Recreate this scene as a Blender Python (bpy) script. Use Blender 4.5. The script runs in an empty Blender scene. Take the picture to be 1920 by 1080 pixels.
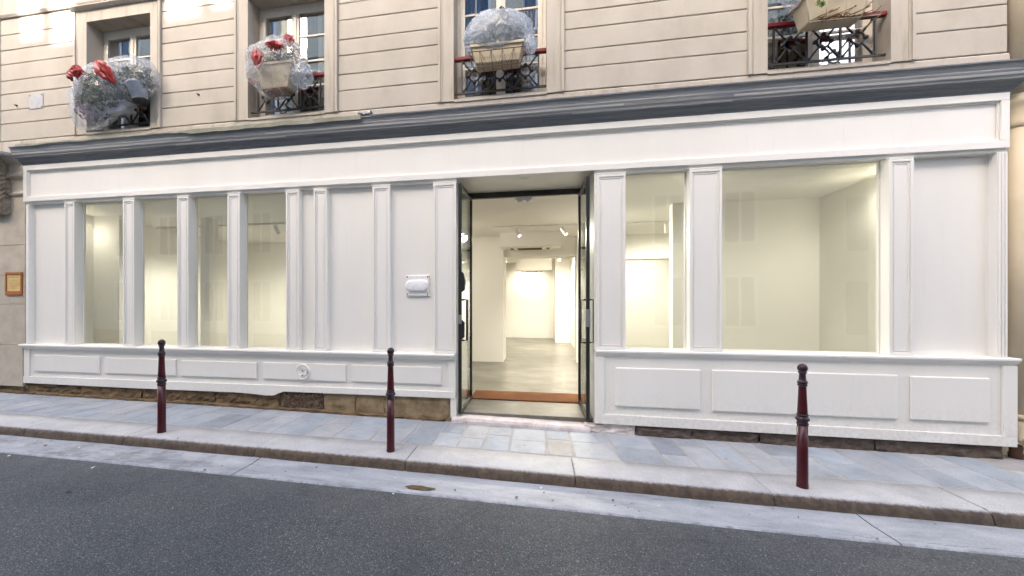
import bpy, bmesh, math, random
from mathutils import Vector, Matrix, noise
R = math.radians
sc = bpy.context.scene
COL = sc.collection
rnd = random.Random(7)

# ------------------------------------------------------------------ camera
cam_d = bpy.data.cameras.new('camera')
cam = bpy.data.objects.new('camera', cam_d); COL.objects.link(cam)
cam.location = (0, -4.85, 1.6)
cam.rotation_euler = (R(90), 0, R(9.3746))
cam_d.sensor_width = 36; cam_d.sensor_fit = 'HORIZONTAL'
cam_d.lens = 36 * 700 / 1920
cam_d.shift_x = (960 - 890) / 1920
cam_d.shift_y = (565 - 540) / 1920
cam_d.clip_start = 0.05; cam_d.clip_end = 600
sc.camera = cam

# ------------------------------------------------------------------ light
SUN_EL, SUN_AZ = 33.0, 16.0            # azimuth: the sun stands behind the camera, this far to its left
w = bpy.data.worlds.new('World'); sc.world = w; w.use_nodes = True
nt = w.node_tree
sky = nt.nodes.new('ShaderNodeTexSky'); sky.sky_type = 'NISHITA'; sky.sun_disc = False
sky.sun_elevation = R(SUN_EL); sky.sun_rotation = R(180 + SUN_AZ)
sky.air_density = 0.6; sky.dust_density = 7.5; sky.ozone_density = 0.0
bg = nt.nodes['Background']; bg.inputs['Strength'].default_value = 0.15
nt.links.new(sky.outputs[0], bg.inputs['Color'])
sun_d = bpy.data.lights.new('sun', 'SUN'); sun_d.energy = 3.0; sun_d.angle = R(0.7); sun_d.color = (1, .95, .87)
sun = bpy.data.objects.new('sun', sun_d); COL.objects.link(sun)
sdir = Vector((math.sin(R(SUN_AZ)) * math.cos(R(SUN_EL)), math.cos(R(SUN_AZ)) * math.cos(R(SUN_EL)), -math.sin(R(SUN_EL))))
sun.rotation_euler = sdir.to_track_quat('-Z', 'Y').to_euler()
vs = sc.view_settings
sc.display_settings.display_device = 'sRGB'
vs.view_transform = 'Standard'; vs.look = 'None'; vs.gamma = 1; vs.use_curve_mapping = False
vs.exposure = 2.78
LAMP = 1.3                              # power factor of the shop's spotlights and the added fill lamps
sc.cycles.use_denoising = True
sc.cycles.max_bounces = 10; sc.cycles.diffuse_bounces = 6; sc.cycles.glossy_bounces = 4
sc.cycles.transparent_max_bounces = 16; sc.cycles.transmission_bounces = 8
sc.cycles.caustics_reflective = False; sc.cycles.caustics_refractive = False
sc.cycles.sample_clamp_indirect = 6

# ------------------------------------------------------------------ materials
def new_mat(name):
    m = bpy.data.materials.new(name); m.use_nodes = True
    return m, m.node_tree, m.node_tree.nodes['Principled BSDF']
def node(t, typ, **kw):
    n = t.nodes.new(typ)
    for k, v in kw.items(): setattr(n, k, v)
    return n
def tex_noise(t, scale, detail=5, rough=.55, vec=None, dim=None):
    n = node(t, 'ShaderNodeTexNoise'); n.inputs['Scale'].default_value = scale
    n.inputs['Detail'].default_value = detail; n.inputs['Roughness'].default_value = rough
    if vec is not None: t.links.new(vec, n.inputs['Vector'])
    return n
def ramp(t, src, stops):
    r = node(t, 'ShaderNodeValToRGB'); e = r.color_ramp.elements
    while len(e) < len(stops): e.new(.5)
    for i, (p, c) in enumerate(stops):
        e[i].position = p; e[i].color = (*c, 1) if len(c) == 3 else c
    t.links.new(src, r.inputs[0]); return r
def g3(v): return (v, v, v)
def mixc(t, fac, a, b, mode='MIX'):
    n = node(t, 'ShaderNodeMix', data_type='RGBA', blend_type=mode)
    for s, v in ((n.inputs['Factor'], fac), (n.inputs[6], a), (n.inputs[7], b)):
        if hasattr(v, 'links') or isinstance(v, bpy.types.NodeSocket): t.links.new(v, s)
        elif isinstance(v, (int, float)): s.default_value = v
        else: s.default_value = (*v, 1)
    return n.outputs[2]
def mth(t, op, a, b=None, c=None):
    n = node(t, 'ShaderNodeMath', operation=op)
    for i, v in enumerate((a, b, c)):
        if v is None: continue
        if isinstance(v, bpy.types.NodeSocket): t.links.new(v, n.inputs[i])
        else: n.inputs[i].default_value = v
    return n.outputs[0]
def bump(t, bsdf, h, strength=.3, dist=.01):
    b = node(t, 'ShaderNodeBump'); b.inputs['Strength'].default_value = strength; b.inputs['Distance'].default_value = dist
    t.links.new(h, b.inputs['Height']); t.links.new(b.outputs[0], bsdf.inputs['Normal']); return b
def position(t): return node(t, 'ShaderNodeNewGeometry').outputs['Position']
def obj_rand(t): return node(t, 'ShaderNodeObjectInfo').outputs['Random']
def scaled(t, vec, s):
    m = node(t, 'ShaderNodeMapping'); m.inputs['Scale'].default_value = s
    t.links.new(vec, m.inputs['Vector']); return m.outputs[0]

def mottled(name, stops, scale=4, rough=.7, bscale=60, bstr=.15, bdist=.004, stretch=(1, 1, 1), rand=0.0, fine=0.0, spec=.3):
    """stone, render, paint: colour from noise between stops, fine relief"""
    m, t, b = new_mat(name)
    p = position(t); v = scaled(t, p, stretch)
    n = tex_noise(t, scale, 6, .6, v)
    c = ramp(t, n.outputs['Fac'], stops).outputs[0]
    if fine:
        f = tex_noise(t, bscale * 1.7, 3, .6, p)
        fr = ramp(t, f.outputs['Fac'], [(.3, g3(1 - fine)), (.7, g3(1 + fine * .5))]).outputs[0]
        c = mixc(t, 1.0, c, fr, 'MULTIPLY')
    if rand:
        rr = ramp(t, obj_rand(t), [(0, g3(1 - rand)), (1, g3(1 + rand * .6))]).outputs[0]
        c = mixc(t, 1.0, c, rr, 'MULTIPLY')
    t.links.new(c, b.inputs['Base Color'])
    b.inputs['Roughness'].default_value = rough; b.inputs['Specular IOR Level'].default_value = spec
    n2 = tex_noise(t, bscale, 5, .6, p)
    if bstr: bump(t, b, n2.outputs['Fac'], bstr, bdist)
    return m
def plain(name, col, rough=.5, metal=0, spec=.5, emit=None):
    m, t, b = new_mat(name)
    n = tex_noise(t, 22, 3, .6, position(t))
    c = ramp(t, n.outputs['Fac'], [(.3, tuple(x * .9 for x in col)), (.7, tuple(min(1, x * 1.06) for x in col))]).outputs[0]
    t.links.new(c, b.inputs['Base Color'])
    b.inputs['Roughness'].default_value = rough; b.inputs['Metallic'].default_value = metal
    b.inputs['Specular IOR Level'].default_value = spec
    if emit:
        b.inputs['Emission Color'].default_value = (*emit[0], 1); b.inputs['Emission Strength'].default_value = emit[1]
    return m

M = {}
def white_paint():
    m, t, b = new_mat('white_paint')
    p = position(t)
    c = ramp(t, tex_noise(t, 1.3, 6, .6, scaled(t, p, (1, 1, .35))).outputs['Fac'], [(.3, (.785, .768, .715)), (.7, (.835, .82, .77))]).outputs[0]
    drip = ramp(t, tex_noise(t, 7, 5, .7, scaled(t, p, (3, 1, .12))).outputs['Fac'], [(.58, g3(0)), (.78, g3(.16))]).outputs[0]
    c = mixc(t, drip, c, (.52, .49, .43))
    xyz = node(t, 'ShaderNodeSeparateXYZ'); t.links.new(p, xyz.inputs[0])
    low = node(t, 'ShaderNodeMapRange'); low.inputs[1].default_value = .55; low.inputs[2].default_value = .05; t.links.new(xyz.outputs[2], low.inputs[0])
    spl = ramp(t, tex_noise(t, 24, 7, .75, p).outputs['Fac'], [(.42, g3(0)), (.75, g3(.5))]).outputs[0]
    c = mixc(t, mth(t, 'MULTIPLY', low.outputs[0], spl), c, (.42, .37, .30))
    t.links.new(c, b.inputs['Base Color'])
    b.inputs['Roughness'].default_value = .42; b.inputs['Specular IOR Level'].default_value = .4
    h = mth(t, 'ADD', tex_noise(t, 45, 5, .6, p).outputs['Fac'], mth(t, 'MULTIPLY', tex_noise(t, 60, 3, .6, scaled(t, p, (1, 1, .06))).outputs['Fac'], .8))
    bump(t, b, h, .09, .003)
    return m
M['white'] = white_paint()
M['interior'] = mottled('interior_plaster', [(.3, (.78, .76, .71)), (.7, (.82, .80, .75))], .8, .8, 60, .03, .002)
M['render'] = mottled('beige_render', [(.22, (.39, .352, .295)), (.5, (.475, .437, .375)), (.78, (.52, .482, .42))], 2.2, .85, 70, .25, .004, (1, 1, .6), rand=.05, fine=.06)
M['surround'] = mottled('limestone_surround', [(.22, (.31, .26, .19)), (.45, (.46, .422, .36)), (.75, (.51, .472, .41))], 3.0, .85, 60, .25, .004, (2.5, 1, .35), fine=.06)
M['groove'] = plain('groove_mortar', (.13, .105, .075), .95, spec=.1)
M['cream'] = mottled('cream_render', [(.3, (.55, .46, .31)), (.7, (.62, .53, .38))], 2.5, .7, 50, .15, .003)
M['oldstone'] = mottled('old_limestone', [(.25, (.42, .37, .295)), (.55, (.52, .465, .38)), (.8, (.57, .52, .435))], 5, .9, 50, .4, .006, fine=.1)
M['carved'] = mottled('weathered_carving', [(.25, (.17, .14, .105)), (.55, (.34, .29, .22)), (.8, (.44, .39, .31))], 9, .95, 40, .6, .01, fine=.15)

def cornice_mat():
    m, t, b = new_mat('grey_cornice_paint')
    p = position(t)
    n = tex_noise(t, 3, 6, .65, scaled(t, p, (.35, 4, 22)))
    c = ramp(t, n.outputs['Fac'], [(.3, (.16, .178, .195)), (.5, (.29, .30, .305)), (.6, (.20, .215, .23)), (.75, (.42, .395, .345))]).outputs[0]
    n3 = tex_noise(t, 1.1, 4, .6, scaled(t, p, (1, 1, 2)))
    c = mixc(t, ramp(t, n3.outputs['Fac'], [(.55, g3(0)), (.78, g3(.5))]).outputs[0], c, (.085, .10, .13))
    t.links.new(c, b.inputs['Base Color']); b.inputs['Roughness'].default_value = .55
    n2 = tex_noise(t, 8, 5, .7, scaled(t, p, (.3, 6, 30)))
    bump(t, b, n2.outputs['Fac'], .35, .006)
    return m
M['cornice'] = cornice_mat()
M['fillet'] = mottled('pale_cornice_fillet', [(.3, (.30, .32, .34)), (.55, (.45, .45, .44)), (.75, (.40, .37, .32))], 2, .6, 40, .2, .004, (.5, 4, 12))
M['cove'] = mottled('shaded_cornice_cove', [(.3, (.095, .112, .13)), (.5, (.19, .20, .21)), (.62, (.125, .14, .155)), (.78, (.31, .28, .235))], 2.6, .55, 40, .2, .004, (.45, 4, 12))  # shade under the cornice put into a darker colour
M['flashing'] = mottled('mossy_lead', [(.3, (.15, .15, .10)), (.6, (.24, .24, .19)), (.8, (.33, .32, .28))], 6, .75, 40, .4, .006)
M['lead'] = mottled('lead_sheet', [(.3, (.30, .31, .33)), (.7, (.48, .49, .51))], 8, .45, 30, .3, .004)

def asphalt_mat():
    m, t, b = new_mat('asphalt')
    p = position(t)
    vor = node(t, 'ShaderNodeTexVoronoi'); vor.inputs['Scale'].default_value = 190; t.links.new(p, vor.inputs['Vector'])
    sep = node(t, 'ShaderNodeSeparateColor'); t.links.new(vor.outputs['Color'], sep.inputs[0])
    base = ramp(t, sep.outputs[0], [(0, (.030, .034, .036)), (.45, (.064, .072, .075)), (.82, (.10, .111, .114)), (.965, (.15, .159, .162)), (1, (.36, .37, .37))]).outputs[0]
    big = tex_noise(t, .8, 5, .6, p)
    c = mixc(t, 1, base, ramp(t, big.outputs['Fac'], [(.3, (.70, .73, .77)), (.5, (1, 1, 1)), (.7, (1.22, 1.17, 1.10))]).outputs[0], 'MULTIPLY')
    dusty = tex_noise(t, 2.3, 6, .7, p)
    c = mixc(t, ramp(t, dusty.outputs['Fac'], [(.6, g3(0)), (.85, g3(.30))]).outputs[0], c, (.17, .165, .16))
    # worn grey dust next to the gutter
    xyz = node(t, 'ShaderNodeSeparateXYZ'); t.links.new(p, xyz.inputs[0])
    near = node(t, 'ShaderNodeMapRange'); near.inputs[1].default_value = -2.15; near.inputs[2].default_value = -1.66
    t.links.new(xyz.outputs[1], near.inputs[0])
    fac = mth(t, 'MULTIPLY', near.outputs[0], ramp(t, tex_noise(t, 7, 5, .7, p).outputs['Fac'], [(.35, g3(0)), (.8, g3(.55))]).outputs[0])
    c = mixc(t, fac, c, (.18, .18, .18))
    t.links.new(c, b.inputs['Base Color'])
    b.inputs['Roughness'].default_value = .72; b.inputs['Specular IOR Level'].default_value = .4
    h = mth(t, 'ADD', vor.outputs['Distance'], mth(t, 'MULTIPLY', tex_noise(t, 40, 4, .6, p).outputs['Fac'], .6))
    bump(t, b, h, .55, .006)
    return m
M['asphalt'] = asphalt_mat()

def granite(name, stops, rand, dirt_y=None):
    m, t, b = new_mat(name)
    p = position(t)
    n = tex_noise(t, 3.2, 6, .65, p)
    c = ramp(t, n.outputs['Fac'], stops).outputs[0]
    sp = tex_noise(t, 190, 2, .5, p)
    c = mixc(t, 1, c, ramp(t, sp.outputs['Fac'], [(.32, g3(.66)), (.5, g3(1)), (.7, g3(1.22))]).outputs[0], 'MULTIPLY')
    gum = node(t, 'ShaderNodeTexVoronoi'); gum.inputs['Scale'].default_value = 3.3; t.links.new(p, gum.inputs['Vector'])
    c = mixc(t, ramp(t, gum.outputs['Distance'], [(.055, g3(.45)), (.075, g3(0))]).outputs[0], c, (.15, .145, .14))
    grime = ramp(t, tex_noise(t, 1.7, 6, .7, p).outputs['Fac'], [(.5, g3(0)), (.75, g3(.35))]).outputs[0]
    c = mixc(t, grime, c, (.22, .21, .20))
    if rand:
        r = obj_rand(t)
        c = mixc(t, 1, c, ramp(t, r, [(0, (.66, .69, .73)), (.2, (.90, .97, 1.03)), (.4, (.99, .99, .98)), (.58, (.78, .83, .88)), (.8, (.94, 1.0, 1.04)), (1, (1.04, 1.05, 1.06))]).outputs[0], 'MULTIPLY')
    if dirt_y is not None:                               # moss and street dirt on the upright kerb face
        xyz = node(t, 'ShaderNodeSeparateXYZ'); t.links.new(p, xyz.inputs[0])
        d = mth(t, 'ADD', mth(t, 'MULTIPLY', xyz.outputs[1], -1), mth(t, 'MULTIPLY', tex_noise(t, 26, 6, .75, p).outputs['Fac'], .045))
        mr = node(t, 'ShaderNodeMapRange'); mr.inputs[1].default_value = dirt_y; mr.inputs[2].default_value = dirt_y + .022
        t.links.new(d, mr.inputs[0])
        dn = tex_noise(t, 11, 7, .75, p)
        dirt = ramp(t, dn.outputs['Fac'], [(.28, (.026, .014, .007)), (.45, (.062, .038, .020)), (.58, (.115, .076, .042)), (.72, (.065, .058, .016)), (.85, (.17, .13, .085))]).outputs[0]
        c = mixc(t, mth(t, 'MULTIPLY', mr.outputs[0], .96), c, dirt)
    t.links.new(c, b.inputs['Base Color'])
    b.inputs['Roughness'].default_value = .62; b.inputs['Specular IOR Level'].default_value = .45
    bump(t, b, tex_noise(t, 90, 5, .65, p).outputs['Fac'], .35, .004)
    return m
M['slab'] = granite('paving_granite', [(.3, (.31, .325, .345)), (.5, (.40, .415, .43)), (.72, (.48, .485, .49))], True)
M['slab_brown'] = granite('paving_granite_brown', [(.3, (.27, .255, .24)), (.5, (.36, .345, .325)), (.72, (.44, .425, .41))], False)
M['kerb'] = granite('kerb_granite', [(.3, (.42, .425, .425)), (.55, (.51, .51, .505)), (.75, (.57, .565, .55))], False, 1.243)
M['joint'] = mottled('joint_mortar', [(.3, (.33, .32, .30)), (.7, (.46, .44, .41))], 6, .9, 80, .3, .004, fine=.1)

def gutter_mat():
    m, t, b = new_mat('gutter_concrete')
    p = position(t)
    n = tex_noise(t, 2.4, 7, .7, scaled(t, p, (.6, 2, 1)))
    c = ramp(t, n.outputs['Fac'], [(.28, (.21, .225, .24)), (.45, (.35, .375, .40)), (.58, (.44, .46, .48)), (.75, (.56, .565, .565))]).outputs[0]
    c = mixc(t, 1, c, ramp(t, tex_noise(t, 120, 3, .6, p).outputs['Fac'], [(.3, g3(.8)), (.7, g3(1.12))]).outputs[0], 'MULTIPLY')
    # rusty brown stain patch and worn brown scrapes at the far end
    xyz = node(t, 'ShaderNodeSeparateXYZ'); t.links.new(p, xyz.inputs[0])
    farx = node(t, 'ShaderNodeMapRange'); farx.inputs[1].default_value = -2.6; farx.inputs[2].default_value = -3.8; t.links.new(xyz.outputs[0], farx.inputs[0])
    sc_ = ramp(t, tex_noise(t, 5, 7, .75, scaled(t, p, (1, 3, 1))).outputs['Fac'], [(.55, g3(0)), (.66, g3(.75))]).outputs[0]
    c = mixc(t, mth(t, 'MULTIPLY', farx.outputs[0], sc_), c, (.20, .145, .105))
    c = mixc(t, mth(t, 'MULTIPLY', farx.outputs[0], ramp(t, tex_noise(t, 3, 6, .7, p).outputs['Fac'], [(.5, g3(0)), (.62, g3(.5))]).outputs[0]), c, (.13, .13, .13))
    # crumbling edge towards the asphalt
    e = mth(t, 'ADD', mth(t, 'MULTIPLY', xyz.outputs[1], -1), mth(t, 'MULTIPLY', tex_noise(t, 14, 7, .75, p).outputs['Fac'], .12))
    er = node(t, 'ShaderNodeMapRange'); er.inputs[1].default_value = 1.70; er.inputs[2].default_value = 1.735; t.links.new(e, er.inputs[0])
    c = mixc(t, mth(t, 'MULTIPLY', er.outputs[0], .75), c, (.13, .13, .13))
    cn = tex_noise(t, 5, 7, .7, scaled(t, p, (1, .2, 1)))
    line = mth(t, 'ABSOLUTE', mth(t, 'ADD', mth(t, 'ADD', xyz.outputs[1], 1.60), mth(t, 'MULTIPLY', mth(t, 'SUBTRACT', cn.outputs['Fac'], .5), .16)))
    on = ramp(t, tex_noise(t, .55, 2, .5, scaled(t, p, (1, 0, 0))).outputs['Fac'], [(.50, g3(0)), (.54, g3(.75))]).outputs[0]
    ck = ramp(t, line, [(0, g3(1)), (.002, g3(.8)), (.004, g3(0))]).outputs[0]
    c = mixc(t, mth(t, 'MULTIPLY', ck, on), c, (.045, .042, .04))
    t.links.new(c, b.inputs['Base Color']); b.inputs['Roughness'].default_value = .6
    bump(t, b, tex_noise(t, 60, 6, .7, p).outputs['Fac'], .4, .005)
    return m
M['gutter'] = gutter_mat()
M['plinth_brown'] = mottled('crumbling_brown_plinth', [(.28, (.055, .038, .022)), (.45, (.13, .088, .048)), (.58, (.21, .145, .078)), (.70, (.12, .085, .05)), (.80, (.42, .34, .22))], 9, .95, 45, .8, .012, (.5, 1, 1.6), fine=.2)
M['plinth_pebble'] = mottled('pebbly_concrete_plinth', [(.35, (.045, .032, .022)), (.55, (.12, .085, .055)), (.66, (.22, .17, .11)), (.72, (.55, .46, .33))], 26, .95, 60, .9, .01, fine=.2)
M['plinth_sand'] = mottled('sandstone_plinth', [(.28, (.15, .105, .055)), (.5, (.27, .20, .115)), (.72, (.36, .28, .175))], 7, .9, 60, .5, .006, fine=.15)
M['plinth_dark'] = mottled('dark_stone_plinth', [(.28, (.055, .042, .034)), (.5, (.12, .092, .075)), (.72, (.20, .16, .13))], 9, .9, 60, .7, .01, (1, 1, 2.5), fine=.2)
M['step'] = mottled('worn_step_stone', [(.25, (.44, .37, .34)), (.48, (.64, .57, .54)), (.72, (.76, .71, .69))], 6, .8, 55, .6, .008, fine=.2)
M['saddle'] = mottled('dusty_saddle_stone', [(.28, (.30, .26, .20)), (.5, (.44, .39, .31)), (.72, (.56, .51, .43))], 7, .85, 60, .4, .005, (.5, 1, 1), fine=.12)
M['mat'] = mottled('coir_mat', [(.3, (.095, .034, .016)), (.7, (.205, .085, .026))], 2, .95, 160, .8, .006, fine=.25)

def concrete_floor():
    m, t, b = new_mat('polished_concrete')
    p = position(t)
    n = tex_noise(t, 1.7, 9, .72, scaled(t, p, (.8, 1.3, 1)))
    c = ramp(t, n.outputs['Fac'], [(.3, (.075, .071, .058)), (.5, (.145, .138, .115)), (.7, (.235, .225, .19))]).outputs[0]
    t.links.new(c, b.inputs['Base Color']); b.inputs['Roughness'].default_value = .35
    bump(t, b, tex_noise(t, 12, 4, .6, p).outputs['Fac'], .04, .004)
    return m
M['floor'] = concrete_floor()

def thin_fresnel(t):
    """the same reflectance from both sides of a thin sheet"""
    fr = node(t, 'ShaderNodeFresnel'); gm = node(t, 'ShaderNodeNewGeometry')
    t.links.new(mth(t, 'SUBTRACT', 1.5, mth(t, 'MULTIPLY', gm.outputs['Backfacing'], 1.5 - 1 / 1.5)), fr.inputs[0])
    return fr
def thin_glass(name, tint=(1, 1, 1), boost=1.0, base=0.0):
    m, t, b = new_mat(name)
    out = t.nodes['Material Output']
    tr = node(t, 'ShaderNodeBsdfTransparent'); tr.inputs[0].default_value = (*tint, 1)
    gl = node(t, 'ShaderNodeBsdfGlossy'); gl.inputs['Roughness'].default_value = .0; gl.inputs[0].default_value = (.95, .98, 1, 1)
    fr = thin_fresnel(t)
    f = mth(t, 'ADD', mth(t, 'MULTIPLY', fr.outputs[0], boost), base)
    mx = node(t, 'ShaderNodeMixShader')
    t.links.new(f, mx.inputs[0]); t.links.new(tr.outputs[0], mx.inputs[1]); t.links.new(gl.outputs[0], mx.inputs[2])
    # old panes are never perfectly flat
    n = tex_noise(t, 1.6, 2, .5, position(t))
    bp = node(t, 'ShaderNodeBump'); bp.inputs['Strength'].default_value = .05; bp.inputs['Distance'].default_value = .02
    t.links.new(n.outputs['Fac'], bp.inputs['Height']); t.links.new(bp.outputs[0], gl.inputs['Normal'])
    t.links.new(mx.outputs[0], out.inputs['Surface'])
    return m
M['glass'] = thin_glass('shop_glass', (.95, .97, .96), 1.15)
M['doorglass'] = thin_glass('door_glass', (.95, .975, .96), 1.0)
M['oldglass'] = thin_glass('window_glass', (.9, .92, .92), 1.2, .24)

def film_mat(name, haze, col):
    m, t, b = new_mat(name)
    out = t.nodes['Material Output']; p = position(t)
    tr = node(t, 'ShaderNodeBsdfTransparent'); tr.inputs[0].default_value = (.97, .98, 1, 1)
    df = node(t, 'ShaderNodeBsdfDiffuse'); df.inputs[0].default_value = (*col, 1)
    tl = node(t, 'ShaderNodeBsdfTranslucent'); tl.inputs[0].default_value = (*col, 1)
    gl = node(t, 'ShaderNodeBsdfGlossy'); gl.inputs['Roughness'].default_value = .22; gl.inputs[0].default_value = (1, 1, 1, 1)
    n = tex_noise(t, 16, 7, .7, scaled(t, p, (1, 1, .6)))
    wv = tex_noise(t, 7, 3, .5, p); wv.inputs['Distortion'].default_value = 2.2
    rid = mth(t, 'ABSOLUTE', mth(t, 'SUBTRACT', wv.outputs['Fac'], .5))
    rd = ramp(t, rid, [(0, g3(.55)), (.010, g3(.25)), (.022, g3(0))]).outputs[0]
    f1 = ramp(t, n.outputs['Fac'], [(.35, g3(.04 + haze)), (.75, g3(.30 + haze))]).outputs[0]
    fac = mth(t, 'MINIMUM', mth(t, 'ADD', f1, rd), .9)
    m1 = node(t, 'ShaderNodeMixShader'); m1.inputs[0].default_value = .45
    t.links.new(df.outputs[0], m1.inputs[1]); t.links.new(tl.outputs[0], m1.inputs[2])
    m2 = node(t, 'ShaderNodeMixShader'); t.links.new(fac, m2.inputs[0])
    t.links.new(tr.outputs[0], m2.inputs[1]); t.links.new(m1.outputs[0], m2.inputs[2])
    fr = thin_fresnel(t)
    m3 = node(t, 'ShaderNodeMixShader'); t.links.new(mth(t, 'MULTIPLY', fr.outputs[0], .45), m3.inputs[0])
    t.links.new(m2.outputs[0], m3.inputs[1]); t.links.new(gl.outputs[0], m3.inputs[2])
    bp = node(t, 'ShaderNodeBump'); bp.inputs['Strength'].default_value = .2; bp.inputs['Distance'].default_value = .01
    t.links.new(mth(t, 'ADD', n.outputs['Fac'], mth(t, 'MULTIPLY', rd, .7)), bp.inputs['Height'])
    for s in (gl, df): t.links.new(bp.outputs[0], s.inputs['Normal'])
    t.links.new(m3.outputs[0], out.inputs['Surface'])
    return m
M['film'] = film_mat('clear_plastic_film', .03, (.60, .64, .68)); M['haze2'] = film_mat('thin_plastic_film', .10, (.62, .63, .63)); M['milky'] = film_mat('milky_plastic_film', .26, (.60, .67, .75)); M['hazy'] = film_mat('hazy_plastic_film', .14, (.60, .67, .74))
M['iron'] = plain('black_iron', (.018, .018, .02), .45)
M['doorframe'] = plain('black_door_metal', (.016, .015, .015), .35)
M['maroon'] = mottled('maroon_paint', [(.3, (.050, .004, .007)), (.7, (.070, .006, .009))], 9, .30, 90, .08, .002, spec=.45)
M['darktop'] = plain('dark_maroon_paint', (.030, .010, .016), .3)
M['redrail'] = mottled('red_handrail_paint', [(.3, (.16, .012, .018)), (.7, (.23, .022, .028))], 9, .4, 60, .1, .002)
M['steel'] = plain('brushed_steel', (.5, .5, .5), .35, 1)
M['sash'] = mottled('cream_window_paint', [(.3, (.56, .51, .43)), (.7, (.66, .62, .54))], 6, .5, 50, .1, .002)
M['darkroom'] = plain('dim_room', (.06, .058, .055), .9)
M['curtain'] = mottled('white_curtain', [(.35, (.42, .41, .38)), (.65, (.68, .67, .64))], 9, .9, 40, 0, stretch=(4, 1, .05))
M['trough'] = mottled('beige_plastic_trough', [(.3, (.47, .40, .27)), (.7, (.58, .50, .36))], 5, .5, 40, .1, .002)
M['mauve'] = mottled('mauve_tissue', [(.3, (.30, .22, .27)), (.7, (.48, .38, .43))], 9, .8, 50, 0)
M['soil'] = plain('rusty_soil', (.16, .06, .02), .95)
M['wire'] = plain('rusted_wire', (.14, .085, .05), .7)
M['wirewhite'] = plain('cream_coated_wire', (.5, .42, .3), .5)
M['leaf'] = mottled('leaf', [(.3, (.018, .036, .012)), (.5, (.042, .075, .022)), (.7, (.085, .115, .04))], 14, .6, 50, 0)
M['leafgrey'] = mottled('dusty_leaf', [(.3, (.05, .065, .05)), (.5, (.10, .12, .09)), (.7, (.16, .18, .14))], 14, .7, 50, 0)
M['straw'] = mottled('dry_stems', [(.3, (.16, .13, .07)), (.7, (.34, .29, .19))], 14, .8, 50, 0)
M['bowred'] = mottled('red_foil', [(.3, (.24, .010, .010)), (.7, (.44, .025, .018))], 18, .4, 60, .5, .004, spec=.7)
M['bowpink'] = mottled('pinkish_red_film', [(.3, (.38, .045, .045)), (.7, (.55, .13, .12))], 18, .4, 60, .5, .004, spec=.7)
M['bluepot'] = mottled('pale_blue_pot', [(.3, (.36, .40, .50)), (.7, (.52, .55, .62))], 7, .5, 50, .1)
M['wood'] = mottled('orange_wood_frame', [(.3, (.33, .105, .03)), (.7, (.46, .17, .05))], 12, .5, 50, .15, .002, (1, 1, 5))
M['paper'] = mottled('yellowed_paper', [(.35, (.60, .42, .16)), (.6, (.70, .53, .24)), (.8, (.74, .60, .32))], 12, .6, 40, 0)
M['ink'] = plain('faded_ink', (.38, .24, .09), .8)
M['plate'] = mottled('grey_metal_plate', [(.3, (.36, .37, .38)), (.7, (.50, .51, .52))], 15, .5, 40, .1)
M['plastic'] = plain('white_plastic', (.84, .84, .83), .35)
M['opal'] = plain('opal_diffuser', (.88, .88, .88), .25)
M['screw'] = plain('dark_screw', (.03, .03, .03), .5)
M['lampwhite'] = plain('white_lamp_metal', (.75, .74, .71), .4)
M['lens'] = plain('lit_lamp_lens', (1, 1, 1), .5, emit=((1, .94, .82), 3.0))
M['acwhite'] = plain('cream_ac_casing', (.70, .66, .54), .5)
M['acdark'] = mottled('ac_grille', [(.3, (.10, .06, .045)), (.7, (.17, .11, .085))], 50, .7, 60, 0)
M['copper'] = plain('rust_brown_pipe', (.11, .05, .03), .7)
M['farwall'] = mottled('pale_far_facade', [(.3, (.63, .595, .485)), (.7, (.71, .68, .57))], .6, .85, 20, .1)
M['slate'] = mottled('slate_roof', [(.3, (.09, .095, .11)), (.7, (.16, .165, .18))], 4, .6, 30, .1)
M['farglass'] = plain('dark_blue_pane', (.03, .07, .13), .06, spec=.9)
M['dryleaf'] = plain('dry_brown_leaf', (.11, .065, .035), .85)
M['scrap'] = plain('white_paper_scrap', (.7, .7, .7), .8)

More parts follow.
